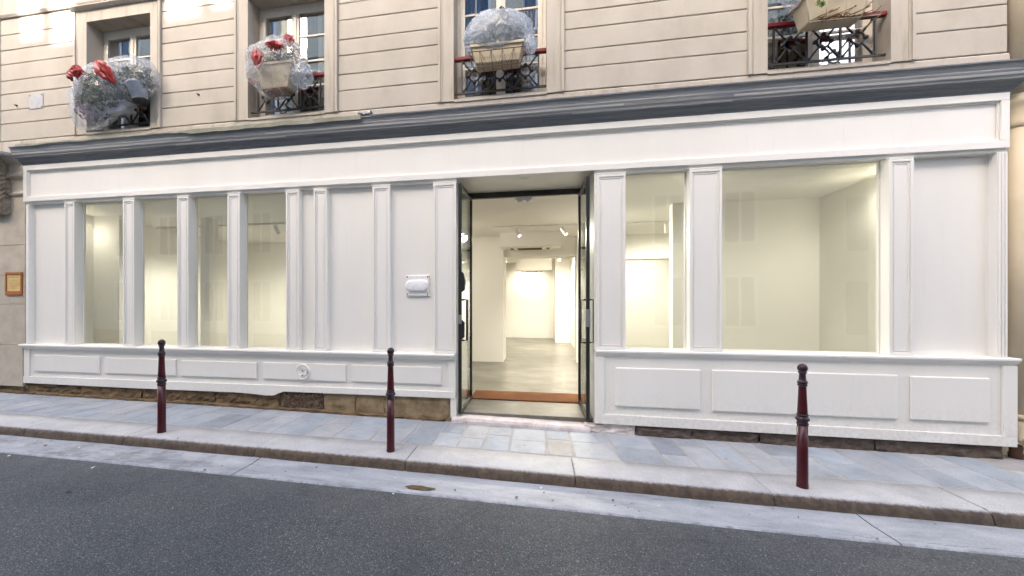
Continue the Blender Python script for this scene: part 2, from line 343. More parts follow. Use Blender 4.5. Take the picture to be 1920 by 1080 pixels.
# ------------------------------------------------------------------ mesh helpers
class MB:
    def __init__(s): s.v = []; s.f = []; s.mi = []; s.sm = []
    def face(s, idx, mi=0, smooth=False): s.f.append(idx); s.mi.append(mi); s.sm.append(smooth)
    def add(s, vs, fs, mi=0, smooth=False):
        o = len(s.v); s.v += [tuple(v) for v in vs]
        for f in fs: s.face(tuple(i + o for i in f), mi, smooth)
        return s
    def box(s, x0, x1, y0, y1, z0, z1, mi=0):
        vs = [(x, y, z) for z in (z0, z1) for y in (y0, y1) for x in (x0, x1)]
        return s.add(vs, [(0, 2, 3, 1), (4, 5, 7, 6), (0, 1, 5, 4), (2, 6, 7, 3), (0, 4, 6, 2), (1, 3, 7, 5)], mi)
    def hexa(s, c, mi=0):           # eight corners, same order as box
        return s.add(c, [(0, 2, 3, 1), (4, 5, 7, 6), (0, 1, 5, 4), (2, 6, 7, 3), (0, 4, 6, 2), (1, 3, 7, 5)], mi)
    def prism_x(s, prof, xs, zoff=lambda x: 0, mi=0, smooth=False, caps=True):
        """closed profile of (y, z) swept along the x stations; profile runs clockwise seen from +x or not: normals fixed later"""
        n = len(prof); o = len(s.v)
        for x in xs:
            for (y, z) in prof: s.v.append((x, y, z + zoff(x)))
        for i in range(len(xs) - 1):
            for k in range(n):
                a = o + i * n + k; b = o + i * n + (k + 1) % n
                s.face((a, b, b + n, a + n), mi, smooth)
        if caps:
            s.face(tuple(o + k for k in range(n)), mi); s.face(tuple(o + (len(xs) - 1) * n + k for k in reversed(range(n))), mi)
        return s
    def poly_y(s, pts, y0, y1, mi=0):   # outline of (x, z) extruded in y
        n = len(pts); o = len(s.v)
        for y in (y0, y1):
            for (x, z) in pts: s.v.append((x, y, z))
        s.face(tuple(o + k for k in range(n)), mi); s.face(tuple(o + n + k for k in reversed(range(n))), mi)
        for k in range(n): s.face((o + k, o + (k + 1) % n, o + n + (k + 1) % n, o + n + k), mi)
        return s
    def tube(s, pts, r, seg=8, mi=0, caps=True):
        pts = [Vector(p) for p in pts]; o = len(s.v); n = len(pts)
        rs = r if isinstance(r, (list, tuple)) else [r] * n
        for i, p in enumerate(pts):
            d = (pts[min(i + 1, n - 1)] - pts[max(i - 1, 0)]).normalized()
            up = Vector((0, 0, 1)) if abs(d.z) < .95 else Vector((1, 0, 0))
            a = d.cross(up).normalized(); b = d.cross(a)
            for k in range(seg):
                t = 2 * math.pi * k / seg
                s.v.append(tuple(p + (a * math.cos(t) + b * math.sin(t)) * rs[i]))
        for i in range(n - 1):
            for k in range(seg):
                a = o + i * seg + k; b = o + i * seg + (k + 1) % seg
                s.face((a, b, b + seg, a + seg), mi, True)
        if caps:
            s.face(tuple(o + k for k in range(seg)), mi); s.face(tuple(o + (n - 1) * seg + k for k in reversed(range(seg))), mi)
        return s
    def lathe(s, prof, seg=24, c=(0, 0, 0), axis='z', mi=0):
        """profile of (r, h) turned about an axis"""
        o = len(s.v); n = len(prof)
        for (r, h) in prof:
            for k in range(seg):
                t = 2 * math.pi * k / seg; a, b = r * math.cos(t), r * math.sin(t)
                p = (a, b, h) if axis == 'z' else (a, h, b) if axis == 'y' else (h, a, b)
                s.v.append((p[0] + c[0], p[1] + c[1], p[2] + c[2]))
        for i in range(n - 1):
            for k in range(seg):
                a = o + i * seg + k; b = o + i * seg + (k + 1) % seg
                s.face((a, b, b + seg, a + seg), mi, True)
        s.face(tuple(o + k for k in range(seg)), mi); s.face(tuple(o + (n - 1) * seg + k for k in reversed(range(seg))), mi)
        return s
    def mesh(s, name, mats, fix=True):
        me = bpy.data.meshes.new(name); me.from_pydata(s.v, [], s.f)
        for m in (mats if isinstance(mats, (list, tuple)) else [mats]): me.materials.append(m)
        me.polygons.foreach_set('material_index', s.mi); me.polygons.foreach_set('use_smooth', s.sm)
        if fix:
            bm = bmesh.new(); bm.from_mesh(me); bmesh.ops.recalc_face_normals(bm, faces=bm.faces); bm.to_mesh(me); bm.free()
        me.update(); return me
    def build(s, name, mats, parent=None, bevel=0, fix=True, loc=None):
        o = bpy.data.objects.new(name, s.mesh(name, mats, fix)); COL.objects.link(o)
        if loc: o.location = loc
        if parent is not None: o.parent = parent
        if bevel:
            b = o.modifiers.new('edge', 'BEVEL'); b.width = bevel; b.segments = 2; b.limit_method = 'ANGLE'; b.angle_limit = R(40); b.harden_normals = False
        return o
def thing(name, label, cat, loc=(0, 0, 0), group=None):
    o = bpy.data.objects.new(name, None); COL.objects.link(o); o.empty_display_size = .1
    o.location = loc; o['label'] = label; o['category'] = cat
    if group: o['group'] = group
    return o
def tag(o, label, cat, group=None):
    o['label'] = label; o['category'] = cat
    if group: o['group'] = group
    return o
def struct(o, label=None):
    o['kind'] = 'structure'
    if label: o['label'] = label
    return o
def bx(name, m, parent, x0, x1, y0, y1, z0, z1, bevel=0):
    return MB().box(x0, x1, y0, y1, z0, z1).build(name, m, parent, bevel)
def children(o): return [c for c in bpy.data.objects if c.parent is o]
def dup(root, loc, label, kids):
    r = root.copy(); COL.objects.link(r); r.location = loc; r['label'] = label
    for ch in kids:
        c = ch.copy(); COL.objects.link(c); c.parent = r
    return r

# ground falls gently from left to right along the street
GX = [-60, -8.8, -4.2, -1.3, 1.8, 5, 60]; GZ = [.70, .085, .041, .0, -.056, -.092, -.75]
def g(x):
    i = 0
    while i < len(GX) - 2 and x > GX[i + 1]: i += 1
    return GZ[i] + (GZ[i + 1] - GZ[i]) * (x - GX[i]) / (GX[i + 1] - GX[i])
def frange(a, b, st):
    n = max(1, round((b - a) / st)); return [a + (b - a) * i / n for i in range(n + 1)]
GAP0, GAP1 = -1.045, .715        # the doorway between the two halves of the shopfront

# ------------------------------------------------------------------ street
big = MB(); big.box(-250, 250, -250, 250, -3.2, -3.0)
struct(big.build('ground', M['asphalt']))
def sheet(name, y0, y1, offs, m, x0=-45, x1=45, ny=2, st=.8, thick=.12):
    mb = MB(); xs = frange(x0, x1, st)
    for i, x in enumerate(xs):
        for j in range(ny + 1):
            f = j / ny; mb.v.append((x, y0 + (y1 - y0) * f, g(x) + offs(f)))
    for i in range(len(xs) - 1):
        for j in range(ny):
            a = i * (ny + 1) + j; mb.face((a, a + ny + 1, a + ny + 2, a + 1), 0, True)
    return mb.build(name, m, None, fix=False)
# road: crowned a little, sheet from the gutter to the far pavement
road = struct(sheet('road', -1.675, -6.6, lambda f: -.108 + .052 * math.sin(math.pi * f), M['asphalt'], ny=10))
bed = struct(sheet('pavement', .35, -.86, lambda f: -.0035, M['joint']))
for p in bed.data.polygons: p.flip()
for o in (road, bed):
    bm = bmesh.new(); bm.from_mesh(o.data)
    for f in bm.faces:
        if f.normal.z < 0: f.normal_flip()
    bm.to_mesh(o.data); bm.free()
far_walk = struct(MB().prism_x([(-6.6, -.02), (-6.6, -.3), (-10.2, -.3), (-10.2, .0)], frange(-45, 45, 3), g).build('far_pavement', M['kerb']))

def slab_mesh(x0, x1, y0, y1, ch=.007, jit=.003):
    top = [(x0, y0), (x1, y0), (x1, y1), (x0, y1)]
    top = [(x + rnd.uniform(-1, 1) * .005, y + rnd.uniform(-1, 1) * .005) for x, y in top]
    dz = rnd.uniform(-.1, 1) * jit
    mb = MB(); cx, cy = (x0 + x1) / 2, (y0 + y1) / 2
    for z, k in ((-.06, 0), (-ch, 0), (0, ch)):
        for (x, y) in top:
            xx = x + (k if x < cx else -k); yy = y + (k if y < cy else -k)
            mb.v.append((xx, yy, g(xx) + z + dz))
    for r in (0, 4):
        for k in range(4): mb.face((r + k, r + (k + 1) % 4, r + 4 + (k + 1) % 4, r + 4 + k))
    mb.face((8, 9, 10, 11)); return mb
x = -13.0
while x < 9.0:
    wd = rnd.choice([.29, .33, .36, .40, .46, .34])
    jt = rnd.uniform(.012, .026)
    y0, y1 = -.825, .0
    rows = []
    k = rnd.random()
    if k < .45: rows = [(y0, -.30 + rnd.uniform(-.12, .06)), (None, y1)]
    elif k < .85: rows = [(y0, -.50 + rnd.uniform(-.08, .08)), (None, y1)]
    else: rows = [(y0, y1)]
    if -.10 < x < .25: rows = [(y0, -.36), (None, y1)]
    prev = y0
    for i, (a, b) in enumerate(rows):
        a = prev; m = 'slab'
        if -.10 < x < .25 and i == 0: m = 'slab_brown'
        elif rnd.random() < .03: m = 'slab_brown'
        slab_mesh(x + jt / 2, x + wd - jt / 2, a + jt * .4, b - jt * .4).build('paving_slab', M[m], bed)
        prev = b
    x += wd

kerb = bpy.data.objects.new('kerb', None); COL.objects.link(kerb); struct(kerb)
kprof = [(-.845, 0), (-1.02, .001), (-1.19, -.001), (-1.228, -.006), (-1.250, -.022), (-1.262, -.05), (-1.282, -.118), (-1.285, -.30), (-.845, -.30)]
kx = [-14.5, -12.6, -11.0, -9.3, -7.75, -6.15, -4.7, -3.0, -1.30, .36, 2.02, 3.58, 5.2, 6.9, 8.6]
for a, b in zip(kx, kx[1:]):
    mb = MB(); dz = rnd.uniform(-.003, .003); dy = rnd.uniform(-.004, .004)
    xs = [a + .0025, a + .016] + frange(a + .15, b - .15, .22) + [b - .016, b - .0025]
    for i, xx in enumerate(xs):
        e = .004 if i in (0, len(xs) - 1) else 0
        for j, (y, z) in enumerate(kprof):
            q = noise.noise(Vector((xx * 3, y * 5, 3.1))) * .006 if 2 <= j <= 6 else 0
            mb.v.append((xx, y + dy + q + (e if j in (3, 4, 5, 6) else 0), z + g(xx) + dz - (e if j in (0, 1, 2, 3) else 0) + q * .4))
    n = len(kprof)
    for i in range(len(xs) - 1):
        for k in range(n): mb.face((i * n + k, i * n + (k + 1) % n, (i + 1) * n + (k + 1) % n, (i + 1) * n + k), 0, True)
    mb.face(tuple(range(n))); mb.face(tuple((len(xs) - 1) * n + k for k in reversed(range(n))))
    mb.build('kerb_stone', M['kerb'], kerb)
# gutter: concrete channel in three pours, dished a little
gut = bpy.data.objects.new('gutter', None); COL.objects.link(gut); struct(gut)
for a, b in ((-14, -6.9), (-6.89, -2.92), (-2.91, 2.62), (2.63, 9)):
    xs = frange(a, b, .12); mb = MB(); ys = [-1.27, -1.33, -1.42, -1.52, -1.60, -1.655, -1.69]; zs = [-.101, -.105, -.109, -.108, -.106, -.104, -.14]
    for xx in xs:
        for j, y in enumerate(ys):
            e = noise.noise(Vector((xx * 2.3, y, 8))) * .02 + noise.noise(Vector((xx * 9, y, 4))) * .012 if j >= 5 else 0
            mb.v.append((xx, y + e, g(xx) + zs[j] + noise.noise(Vector((xx * 1.5, y * 4, 0))) * .004))
    n = len(ys)
    for i in range(len(xs) - 1):
        for k in range(n - 1): mb.face((i * n + k, i * n + k + 1, (i + 1) * n + k + 1, (i + 1) * n + k), 0, True)
    o = mb.build('concrete_strip', M['gutter'], gut, fix=False)
    bm = bmesh.new(); bm.from_mesh(o.data)
    for f in bm.faces:
        if f.normal.z < 0: f.normal_flip()
    bm.to_mesh(o.data); bm.free()

def patch(name, cx, cy, rx, ry, off, m, seed, n=28, amp=.3):
    mb = MB(); vs = [(cx, cy, g(cx) + off)]
    for k in range(n):
        t = 2 * math.pi * k / n; r = 1 + amp * noise.noise(Vector((math.cos(t) * 1.7, math.sin(t) * 1.7, seed)))
        xx, yy = cx + rx * r * math.cos(t), cy + ry * r * math.sin(t); vs.append((xx, yy, g(xx) + off))
    mb.add(vs, [(0, 1 + k, 1 + (k + 1) % n) for k in range(n)])
    return mb.build(name, m, None)
M['stain'] = mottled('rusty_silt', [(.3, (.07, .045, .022)), (.6, (.15, .10, .05)), (.8, (.22, .17, .10))], 12, .8, 60, .4, .004, fine=.2)
tag(patch('silt_patch', -1.05, -1.565, .135, .035, -.0985, M['stain'], 2.0), 'small brown silt patch lying in the gutter in front of the doorway', 'silt patch')

# litter: little leaves, crumbs and paper scraps
lit = MB()
for i in range(95):
    k = rnd.random()
    xx = rnd.uniform(-7.5, 4.5); yy = rnd.uniform(-1.66, -1.30) if k < .55 else rnd.uniform(-2.3, -1.7)
    s = rnd.uniform(.006, .016) * (1.3 if rnd.random() < .12 else 1); a = rnd.uniform(0, 6.28); e = rnd.uniform(.3, 1)
    if xx < -3 and rnd.random() < .5: s *= 1.7
    off = -.096 if yy > -1.7 else -.108 + .052 * math.sin(math.pi * (-1.675 - yy) / 4.925) + .006
    c = Vector((xx, yy, g(xx) + off)); u = Vector((math.cos(a), math.sin(a), .15)) * s; v = Vector((-math.sin(a), math.cos(a), .1)) * s * e
    o = len(lit.v); lit.v += [tuple(c - u), tuple(c - v * .8), tuple(c + u), tuple(c + v)]
    lit.face((o, o + 1, o + 2, o + 3), 1 if rnd.random() < .15 else 0)
lo = lit.build('fallen_leaves', [M['dryleaf'], M['scrap']], None, fix=False); lo['kind'] = 'stuff'; lo['label'] = 'dry leaf bits and paper scraps scattered along the gutter'
# twig on the kerb edge
for j, (tx, ty, tl) in enumerate([(-4.02, -1.22, .10)]):
    tw = MB().tube([(tx, ty, g(tx) + .005), (tx + .02, ty - .02, g(tx) + .015), (tx + .05, ty - .01, g(tx) + .03)], [.004, .003, .001], 5).build('twig', M['dryleaf'])
    tag(tw, 'short dark twig lying on the kerb edge before the narrow panes', 'twig')

# ------------------------------------------------------------------ shopfront
shop = thing('shopfront', 'white painted wooden shopfront with pilasters and tall panes under a grey cornice', 'shopfront', (0, 0, 0))
W = M['white']
SL, SR = -8.315, 4.965
# fascia: sunk signboard in a raised frame
bx('fascia_board', W, shop, SL + .01, SR - .01, .030, .09, 3.24, 3.835)
fr = MB(); fr.box(SL, SR, -.012, .030, 3.235, 3.312); fr.box(SL, SR, -.012, .030, 3.742, 3.825)
fr.box(SL, SL + .075, -.0119, .0299, 3.312, 3.742); fr.box(SR - .075, SR, -.0119, .0299, 3.312, 3.742)
fr.build('fascia_frame', W, shop, .004)
mo = MB()
for (x0, x1, z0, z1) in ((SL + .075, SR - .075, 3.312, 3.324), (SL + .075, SR - .075, 3.728, 3.742), (SL + .075, SL + .088, 3.3241, 3.7279), (SR - .088, SR - .075, 3.3241, 3.7279)):
    mo.box(x0, x1, .008, .0301, z0, z1)
mo.build('fascia_moulding', W, shop, .004)
# soffit under the fascia, over the recessed bays (not over the doorway)
bx('soffit', W, shop, SL, GAP0, .0181, .17, 3.2, 3.2395); bx('soffit', W, shop, GAP1, SR, .0181, .17, 3.2, 3.2395)

# cornice
cp = [(-.158, 4.088), (-.158, 4.072), (-.144, 4.066), (-.137, 4.04), (-.130, 4.02), (-.132, 4.005), (-.124, 3.985), (-.118, 3.962), (-.098, 3.957), (-.096, 3.93), (-.088, 3.918), (-.07, 3.912), (-.052, 3.885), (-.03, 3.86), (-.012, 3.845), (-.010, 3.826), (.05, 3.826), (.05, 4.10)]
xs = [SL - .0] + frange(SL + .3, SR - .2, .35) + [SR - .02]
cm = MB()
def cz(x): return .006 * math.sin(x * 1.1) + .004 * noise.noise(Vector((x * 1.7, 0, 0)))
n = len(cp); stations = [SL] + frange(SL + .3, SR - .3, .3) + [SR]
for i, xx in enumerate(stations):
    for (y, z) in cp:
        over = max(0, -y) if i == len(stations) - 1 else (-max(0, -y) * .35 if i == 0 else 0)
        wob = cz(xx) if z > 4.03 else cz(xx) * .3
        cm.v.append((xx + over, y, z + wob))
for i in range(len(stations) - 1):
    for k in range(n): cm.face((i * n + k, i * n + (k + 1) % n, (i + 1) * n + (k + 1) % n, (i + 1) * n + k))
cm.face(tuple(range(n))); cm.face(tuple((len(stations) - 1) * n + k for k in reversed(range(n))))
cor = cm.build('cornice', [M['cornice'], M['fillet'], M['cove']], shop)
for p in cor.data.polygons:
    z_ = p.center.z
    if p.normal.z < .5: p.material_index = 1 if 3.925 < z_ < 3.975 else 2 if z_ <= 3.925 else 0  # light and dark of the profile put into the colour: pale fillet, shaded cove
# old lead sheet lapped over the left part of the cornice, its edge buckled
fl = MB(); xs = frange(SL + .1, -2.32, .11)
for i, xx in enumerate(xs):
    a = .012 * noise.noise(Vector((xx * 2.4, 1, 0))) + .006 * noise.noise(Vector((xx * 9, 5, 0)))
    lip = .02 + .035 * max(0, noise.noise(Vector((xx * 1.3, 7, 2)))) + (.035 if xx > -5.0 else 0)
    for (y, z) in ((.045, 4.165), (-.08, 4.125 + a), (-.162, 4.100 + a * 1.5), (-.168, 4.096 + a * 1.5 - lip)):
        fl.v.append((xx, y, z))
for i in range(len(xs) - 1):
    for k in range(3): fl.face((i * 4 + k, i * 4 + k + 1, i * 4 + k + 5, i * 4 + k + 4), 0, False)
fo = fl.build('lead_flashing', M['flashing'], shop, fix=True)
sm = fo.modifiers.new('thick', 'SOLIDIFY'); sm.thickness = .003
fp = MB(); o = []
for i in range(7):
    xx = -2.36 + i * .03
    for (y, z) in ((-.06, 4.128), (-.13, 4.135 + .02 * math.sin(i * 1.3)), (-.175, 4.125 + .028 * math.sin(i * 1.3 + .6)), (-.17, 4.10 + .01 * math.sin(i * 2))): fp.v.append((xx, y, z))
for i in range(6):
    for k in range(3): fp.face((i * 4 + k, i * 4 + k + 1, i * 4 + k + 5, i * 4 + k + 4), 0, True)
fpo = fp.build('loose_flap', M['lead'], shop); sm = fpo.modifiers.new('thick', 'SOLIDIFY'); sm.thickness = .003
# thin zinc capping on the rest
zc = MB(); xs = frange(-2.18, SR + .15, .3)
for xx in xs:
    for (y, z) in ((.046, 4.118), (-.163, 4.096), (-.166, 4.078)): zc.v.append((xx, y, z + cz(xx)))
for i in range(len(xs) - 1):
    for k in range(2): zc.face((i * 3 + k, i * 3 + k + 1, i * 3 + k + 4, i * 3 + k + 3))
zo = zc.build('zinc_capping', M['slate'], shop); sm = zo.modifiers.new('thick', 'SOLIDIFY'); sm.thickness = .003

# pilasters
def pilaster(x0, x1, z0, z1=3.2, depth=.15, cap=True):
    o = MB().box(x0, x1, .008, depth, z0, z1).build('pilaster', W, shop, .003)
    wd = x1 - x0; e = min(.03, wd * .13)
    r = MB()
    if wd > .12:
        # raised frame and a thin inner bead round a flat panel
        for (a, b, c, d) in ((x0, x0 + e, z0, z1 - .02), (x1 - e, x1, z0, z1 - .02), (x0 + e, x1 - e, z1 - .02 - e, z1 - .02), (x0 + e, x1 - e, z0, z0 + e)):
            r.box(a, b, -.005, .0081, c, d)
        h = e + .016; k = .010
        for (a, b, c, d) in ((x0 + h, x0 + h + k, z0 + h, z1 - .02 - h), (x1 - h - k, x1 - h, z0 + h, z1 - .02 - h), (x0 + h + k, x1 - h - k, z1 - .02 - h - k, z1 - .02 - h), (x0 + h + k, x1 - h - k, z0 + h, z0 + h + k)):
            r.box(a, b, .001, .0082, c, d)
    else: r.box(x0, x1, -.002, .0081, z0, z1 - .02)
    f = r.build('panel_moulding', W, o, .0025)
    if cap and wd > .12:
        c = MB(); c.box(x0 - .004, x1 + .004, -.006, .03, z1 - .018, z1 - .001); c.build('pilaster_cap', W, o, .003)
    return o
ZL, ZR = .905, 1.003
pil_l = [(-8.27, -8.215), (-7.486, -7.288), (-6.357, -6.148), (-5.368, -5.170), (-4.503, -4.297), (-3.549, -3.341), (-3.115, -2.911), (-2.231, -1.978), (-1.366, -1.048)]
pil_r = [(.745, 1.087), (1.820, 2.175), (3.873, 4.105)]
for a, b in pil_l: pilaster(a, b, ZL)
for a, b in pil_r: pilaster(a, b, ZR)
# the end post is deeper and fluted
ep = MB().box(4.872, 4.963, .008, .20, ZR, 3.2).build('end_post', W, shop, .003)
fl_ = MB()
for k in range(3): fl_.box(4.877 + k * .03, 4.895 + k * .03, -.002, .0081, ZR, 3.19)
fl_.build('flute', W, ep, .003)

# bays: panes or boarded panels, each set back behind the pilasters
def pane(x0, x1, z0, z1, y=.125):
    f = MB(); e = .012
    for (a, b, c, d) in ((x0, x0 + e, z0, z1), (x1 - e, x1, z0, z1), (x0 + e, x1 - e, z0, z0 + e), (x0 + e, x1 - e, z1 - e, z1)):
        f.box(a, b, y - .012, y + .02, c, d)
    fo = f.build('pane_frame', W, shop, .002)
    MB().box(x0 + e, x1 - e, y, y + .008, z0 + e, z1 - e).build('pane', M['glass'], fo)
def board(x0, x1, z0, z1, y=.075):
    MB().box(x0, x1, y, y + .05, z0, z1).build('bay_panel', W, shop)
ZT = 3.2
pane(-7.287, -6.358, ZL, ZT); pane(-6.147, -5.369, ZL, ZT); pane(-5.169, -4.504, ZL, ZT); pane(-4.296, -3.550, ZL, ZT)
board(-8.214, -7.487, ZL, ZT); board(-3.340, -3.116, ZL, ZT); board(-2.910, -2.232, ZL, ZT); board(-1.977, -1.367, ZL, ZT)
pane(1.088, 1.819, ZR, ZT); pane(2.176, 3.872, ZR, ZT)
board(4.106, 4.871, ZR, ZT, .10)
# bead round the boarded bays
for (a, b, z, y) in ((-8.214, -7.487, ZL, .075), (-2.910, -2.232, ZL, .075), (-1.977, -1.367, ZL, .075), (4.106, 4.871, ZR, .10)):
    mb = MB(); mb.box(a, a + .012, y - .008, y - .0001, z, ZT); mb.box(b - .012, b, y - .008, y - .0001, z, ZT); mb.box(a + .012, b - .012, y - .008, y - .0001, ZT - .012, ZT)
    mb.build('bay_bead', W, shop, .002)

# sills (moulded)
def sill(x0, x1, zt, mitre):
    prof = [(.12, zt), (-.052, zt - .004), (-.060, zt - .012), (-.060, zt - .030), (-.052, zt - .040), (-.045, zt - .052), (-.028, zt - .066), (-.018, zt - .080), (.004, zt - .086), (.12, zt - .086)]
    MB().prism_x(prof, [x0, x1]).build('sill', W, shop, .002)
sill(SL - .02, -1.062, ZL, 0); sill(.722, 5.018, ZR, 0)
# left dado: ragged lower edge, sunk field, raised panels
bot = [(-8.31, .262), (-6.2, .256), (-4.35, .262), (-4.1, .252), (-3.86, .238), (-3.74, .242), (-3.64, .285), (-3.58, .305), (-2.4, .308), (-1.06, .312)]
MB().poly_y([(-8.31, .83)] + bot + [(-1.06, .83)], .016, .11).build('dado', W, shop, .003)
rl = [(-8.312, .372)] + [(-6.2, .375), (-4.1, .388), (-3.6, .395), (-1.058, .40)]
MB().poly_y([(-8.312, .372)] + [(x, z - .001) for x, z in bot] + [(-1.058, .40)], -.012, .0159).build('dado_rail', W, shop, .004)
for a, b in ((-8.312, -8.20), (-1.16, -1.058)): MB().box(a, b, -.0041, .0158, .40 if a > -5 else .373, .82).build('dado_stile', W, shop, .003)
for (a, b, zt, zb) in ((-8.102, -6.799, .727, .462), (-6.697, -5.393, .716, .470), (-5.308, -4.014, .711, .472), (-3.918, -2.619, .719, .476), (-2.54, -1.249, .720, .485)):
    MB().box(a, b, -.010, .017, zb, zt).build('dado_panel', W, shop, .010)
bx('door_post', W, shop, -1.128, -1.047, .001, .12, .045, .311, .003)
# right dado
MB().poly_y([(.717, .93), (.717, .083), (1.75, .077), (5.01, .058), (5.01, .93)], -.010, .11).build('dado', W, shop, .003)
MB().poly_y([(.7165, .205), (.7165, .0835), (1.75, .0775), (5.0105, .0585), (5.0105, .170)], -.032, -.0101).build('dado_rail', W, shop, .004)
bx('dado_stile', W, shop, .7166, .83, -.0321, -.0102, .206, .915, .003); bx('dado_stile', W, shop, 4.885, 5.0104, -.0321, -.0102, .173, .915, .003)
for (a, b, zt, zb) in ((.962, 1.928, .785, .308), (2.054, 3.934, .787, .299), (4.055, 4.769, .779, .302)):
    MB().box(a, b, -.036, -.009, zb, zt).build('dado_panel', W, shop, .011)
# porch: side linings, ceiling, frame, two glass leaves folded out to the street
bx('porch_lining', W, shop, -1.11, -1.047, .1201, .83, .075, 3.26); bx('porch_lining', W, shop, .7165, .78, .1101, .83, .05, 3.26)
bx('porch_lining', W, shop, .7172, .7449, .0185, .1100, 1.003, 3.2); bx('porch_ceiling', W, shop, -1.11, .78, .0182, .83, 3.2605, 3.32)
pf = MB(); pf.box(-1.045, .7155, .80, .86, 3.175, 3.235); pf.box(-1.045, -1.005, .80, .86, .08, 3.175); pf.box(.66, .7155, .80, .86, .08, 3.175); pf.box(-1.045, .7155, .803, .857, 3.2355, 3.2605)
pf.build('door_frame', M['doorframe'], shop, .003)
def leaf(x, hinge, ang, lock):
    e = bpy.data.objects.new('glass_door', None); COL.objects.link(e); e.parent = shop
    e.location = (x, .80, 0); e.rotation_euler = (0, 0, ang)
    # local: leaf runs towards -y from the hinge, thickness in x
    f = MB(); L = .80; z0, z1 = .112, 3.172; t = .022
    f.box(-t, t, -.035, 0, z0, z1); f.box(-t, t, -L, -L + .045, z0, z1); f.box(-t, t, -L + .045, -.035, z1 - .04, z1); f.box(-t, t, -L + .045, -.035, z0, z0 + .045)
    f.build('door_rail', M['doorframe'], e, .003)
    MB().box(-.005, .005, -L + .045, -.035, z0 + .045, z1 - .04).build('door_pane', M['doorglass'], e)
    h = MB(); hy = -L + .075
    for s in (-1, 1):
        if hinge < 0 and s < 0: continue
        h.tube([(s * .012, hy, 1.62), (s * .085, hy, 1.62), (s * .085, hy, 1.075), (s * .012, hy, 1.075)], .017, 8)
    h.build('handle', M['doorframe'], e)
    lk = MB(); lk.box(-.027, .027, -L - .004, -L + .03, 1.28 if hinge > 0 else 1.30, 1.50 if hinge > 0 else 1.42); lk.build('lock_plate', M['steel'], e, .002)
    if hinge < 0:
        k = MB(); k.poly_y([(0, 2.02), (.05, 1.97), (.075, 1.86), (.065, 1.75), (0, 1.71)], -L + .002, -L + .05); k.poly_y([(0, 1.38), (.06, 1.32), (.055, 1.12), (0, 1.08)], -L + .002, -L + .05)
        k.build('door_closer', M['doorframe'], e, .004)
    return e
leaf(-.990, -1, R(-.8), 1); leaf(.626, 1, R(1.0), 1)

# ------------------------------------------------------------------ plinth and step
def rough_block(name, x0, x1, yf, yb, zb, zt, m, parent, amp=.012, seed=0, fq=14):
    mb = MB(); nx = max(3, int((x1 - x0) / .04)); nz = 6
    for i in range(nx + 1):
        xx = x0 + (x1 - x0) * i / nx
        for j in range(nz + 1):
            f = j / nz; z = zb(xx) + (zt(xx) - zb(xx)) * f
            edge = .014 if (i in (0, nx) or j == nz) else 0
            d = amp * noise.noise(Vector((xx * fq, z * fq * 1.6, seed))) + amp * .7 * noise.noise(Vector((xx * fq * .3, z * fq, seed + 9)))
            mb.v.append((xx, yf + d + edge, z))
    for i in range(nx):
        for j in range(nz):
            a = i * (nz + 1) + j; mb.face((a, a + nz + 1, a + nz + 2, a + 1), 0, False)
    o = len(mb.v)
    for i in range(nx + 1):
        xx = x0 + (x1 - x0) * i / nx; mb.v.append((xx, yb, zt(xx)))
    for i in range(nx): mb.face((i * (nz + 1) + nz, (i + 1) * (nz + 1) + nz, o + i + 1, o + i))
    return mb.build(name, m, parent)
plinth = thing('plinth', 'low course of crumbling brown stones under the white shopfront panels', 'plinth')
def lz(x):
    for (a, za), (b, zb_) in zip(bot, bot[1:]):
        if a <= x <= b: return za + (zb_ - za) * (x - a) / (b - a)
    return bot[0][1] if x < bot[0][0] else bot[-1][1]
lb = lambda x: g(x) - .03
for k, (a, b, m, amp) in enumerate([(-9.2, -8.33, 'plinth_brown', .02), (-8.32, -7.2, 'plinth_brown', .025), (-7.19, -6.05, 'plinth_brown', .025), (-6.04, -4.75, 'plinth_brown', .028), (-4.74, -3.68, 'plinth_brown', .03), (-3.67, -2.99, 'plinth_pebble', .014), (-2.975, -2.50, 'plinth_sand', .008), (-2.49, -2.07, 'plinth_sand', .008), (-2.06, -1.135, 'plinth_sand', .008)]):
    rough_block('plinth_stone', a, b, .022, .12, lb, (lambda x: lz(x) - .003) if a > -8.4 else (lambda x: .215), M[m], plinth, amp, k * 3.3)
# debris ledge of crumbled mortar at the foot of the left plinth
for k, (a, b) in enumerate([(-9.2, -7.1), (-7.1, -5.2), (-5.2, -3.4), (-3.4, -1.2)]):
    rough_block('mortar_fillet', a, b, -.018, .06, lb, lambda x: g(x) + .04 + .022 * noise.noise(Vector((x * 5, 2, 1))), M['plinth_brown'], plinth, .016, k * 7.1 + 40, 18)
for k, (a, b, m) in enumerate([(.60, 1.20, 'step'), (1.21, 1.84, 'plinth_dark'), (1.85, 2.58, 'plinth_dark'), (2.59, 3.75, 'plinth_dark'), (3.76, 4.94, 'plinth_dark')]):
    rough_block('plinth_stone', a, b, -.005 if a < 1.5 else .012, .10, lb, lambda x: .075 - .006 * (x - .7) if x > .8 else .055, M[m], plinth, .018, 70 + k * 5.1)
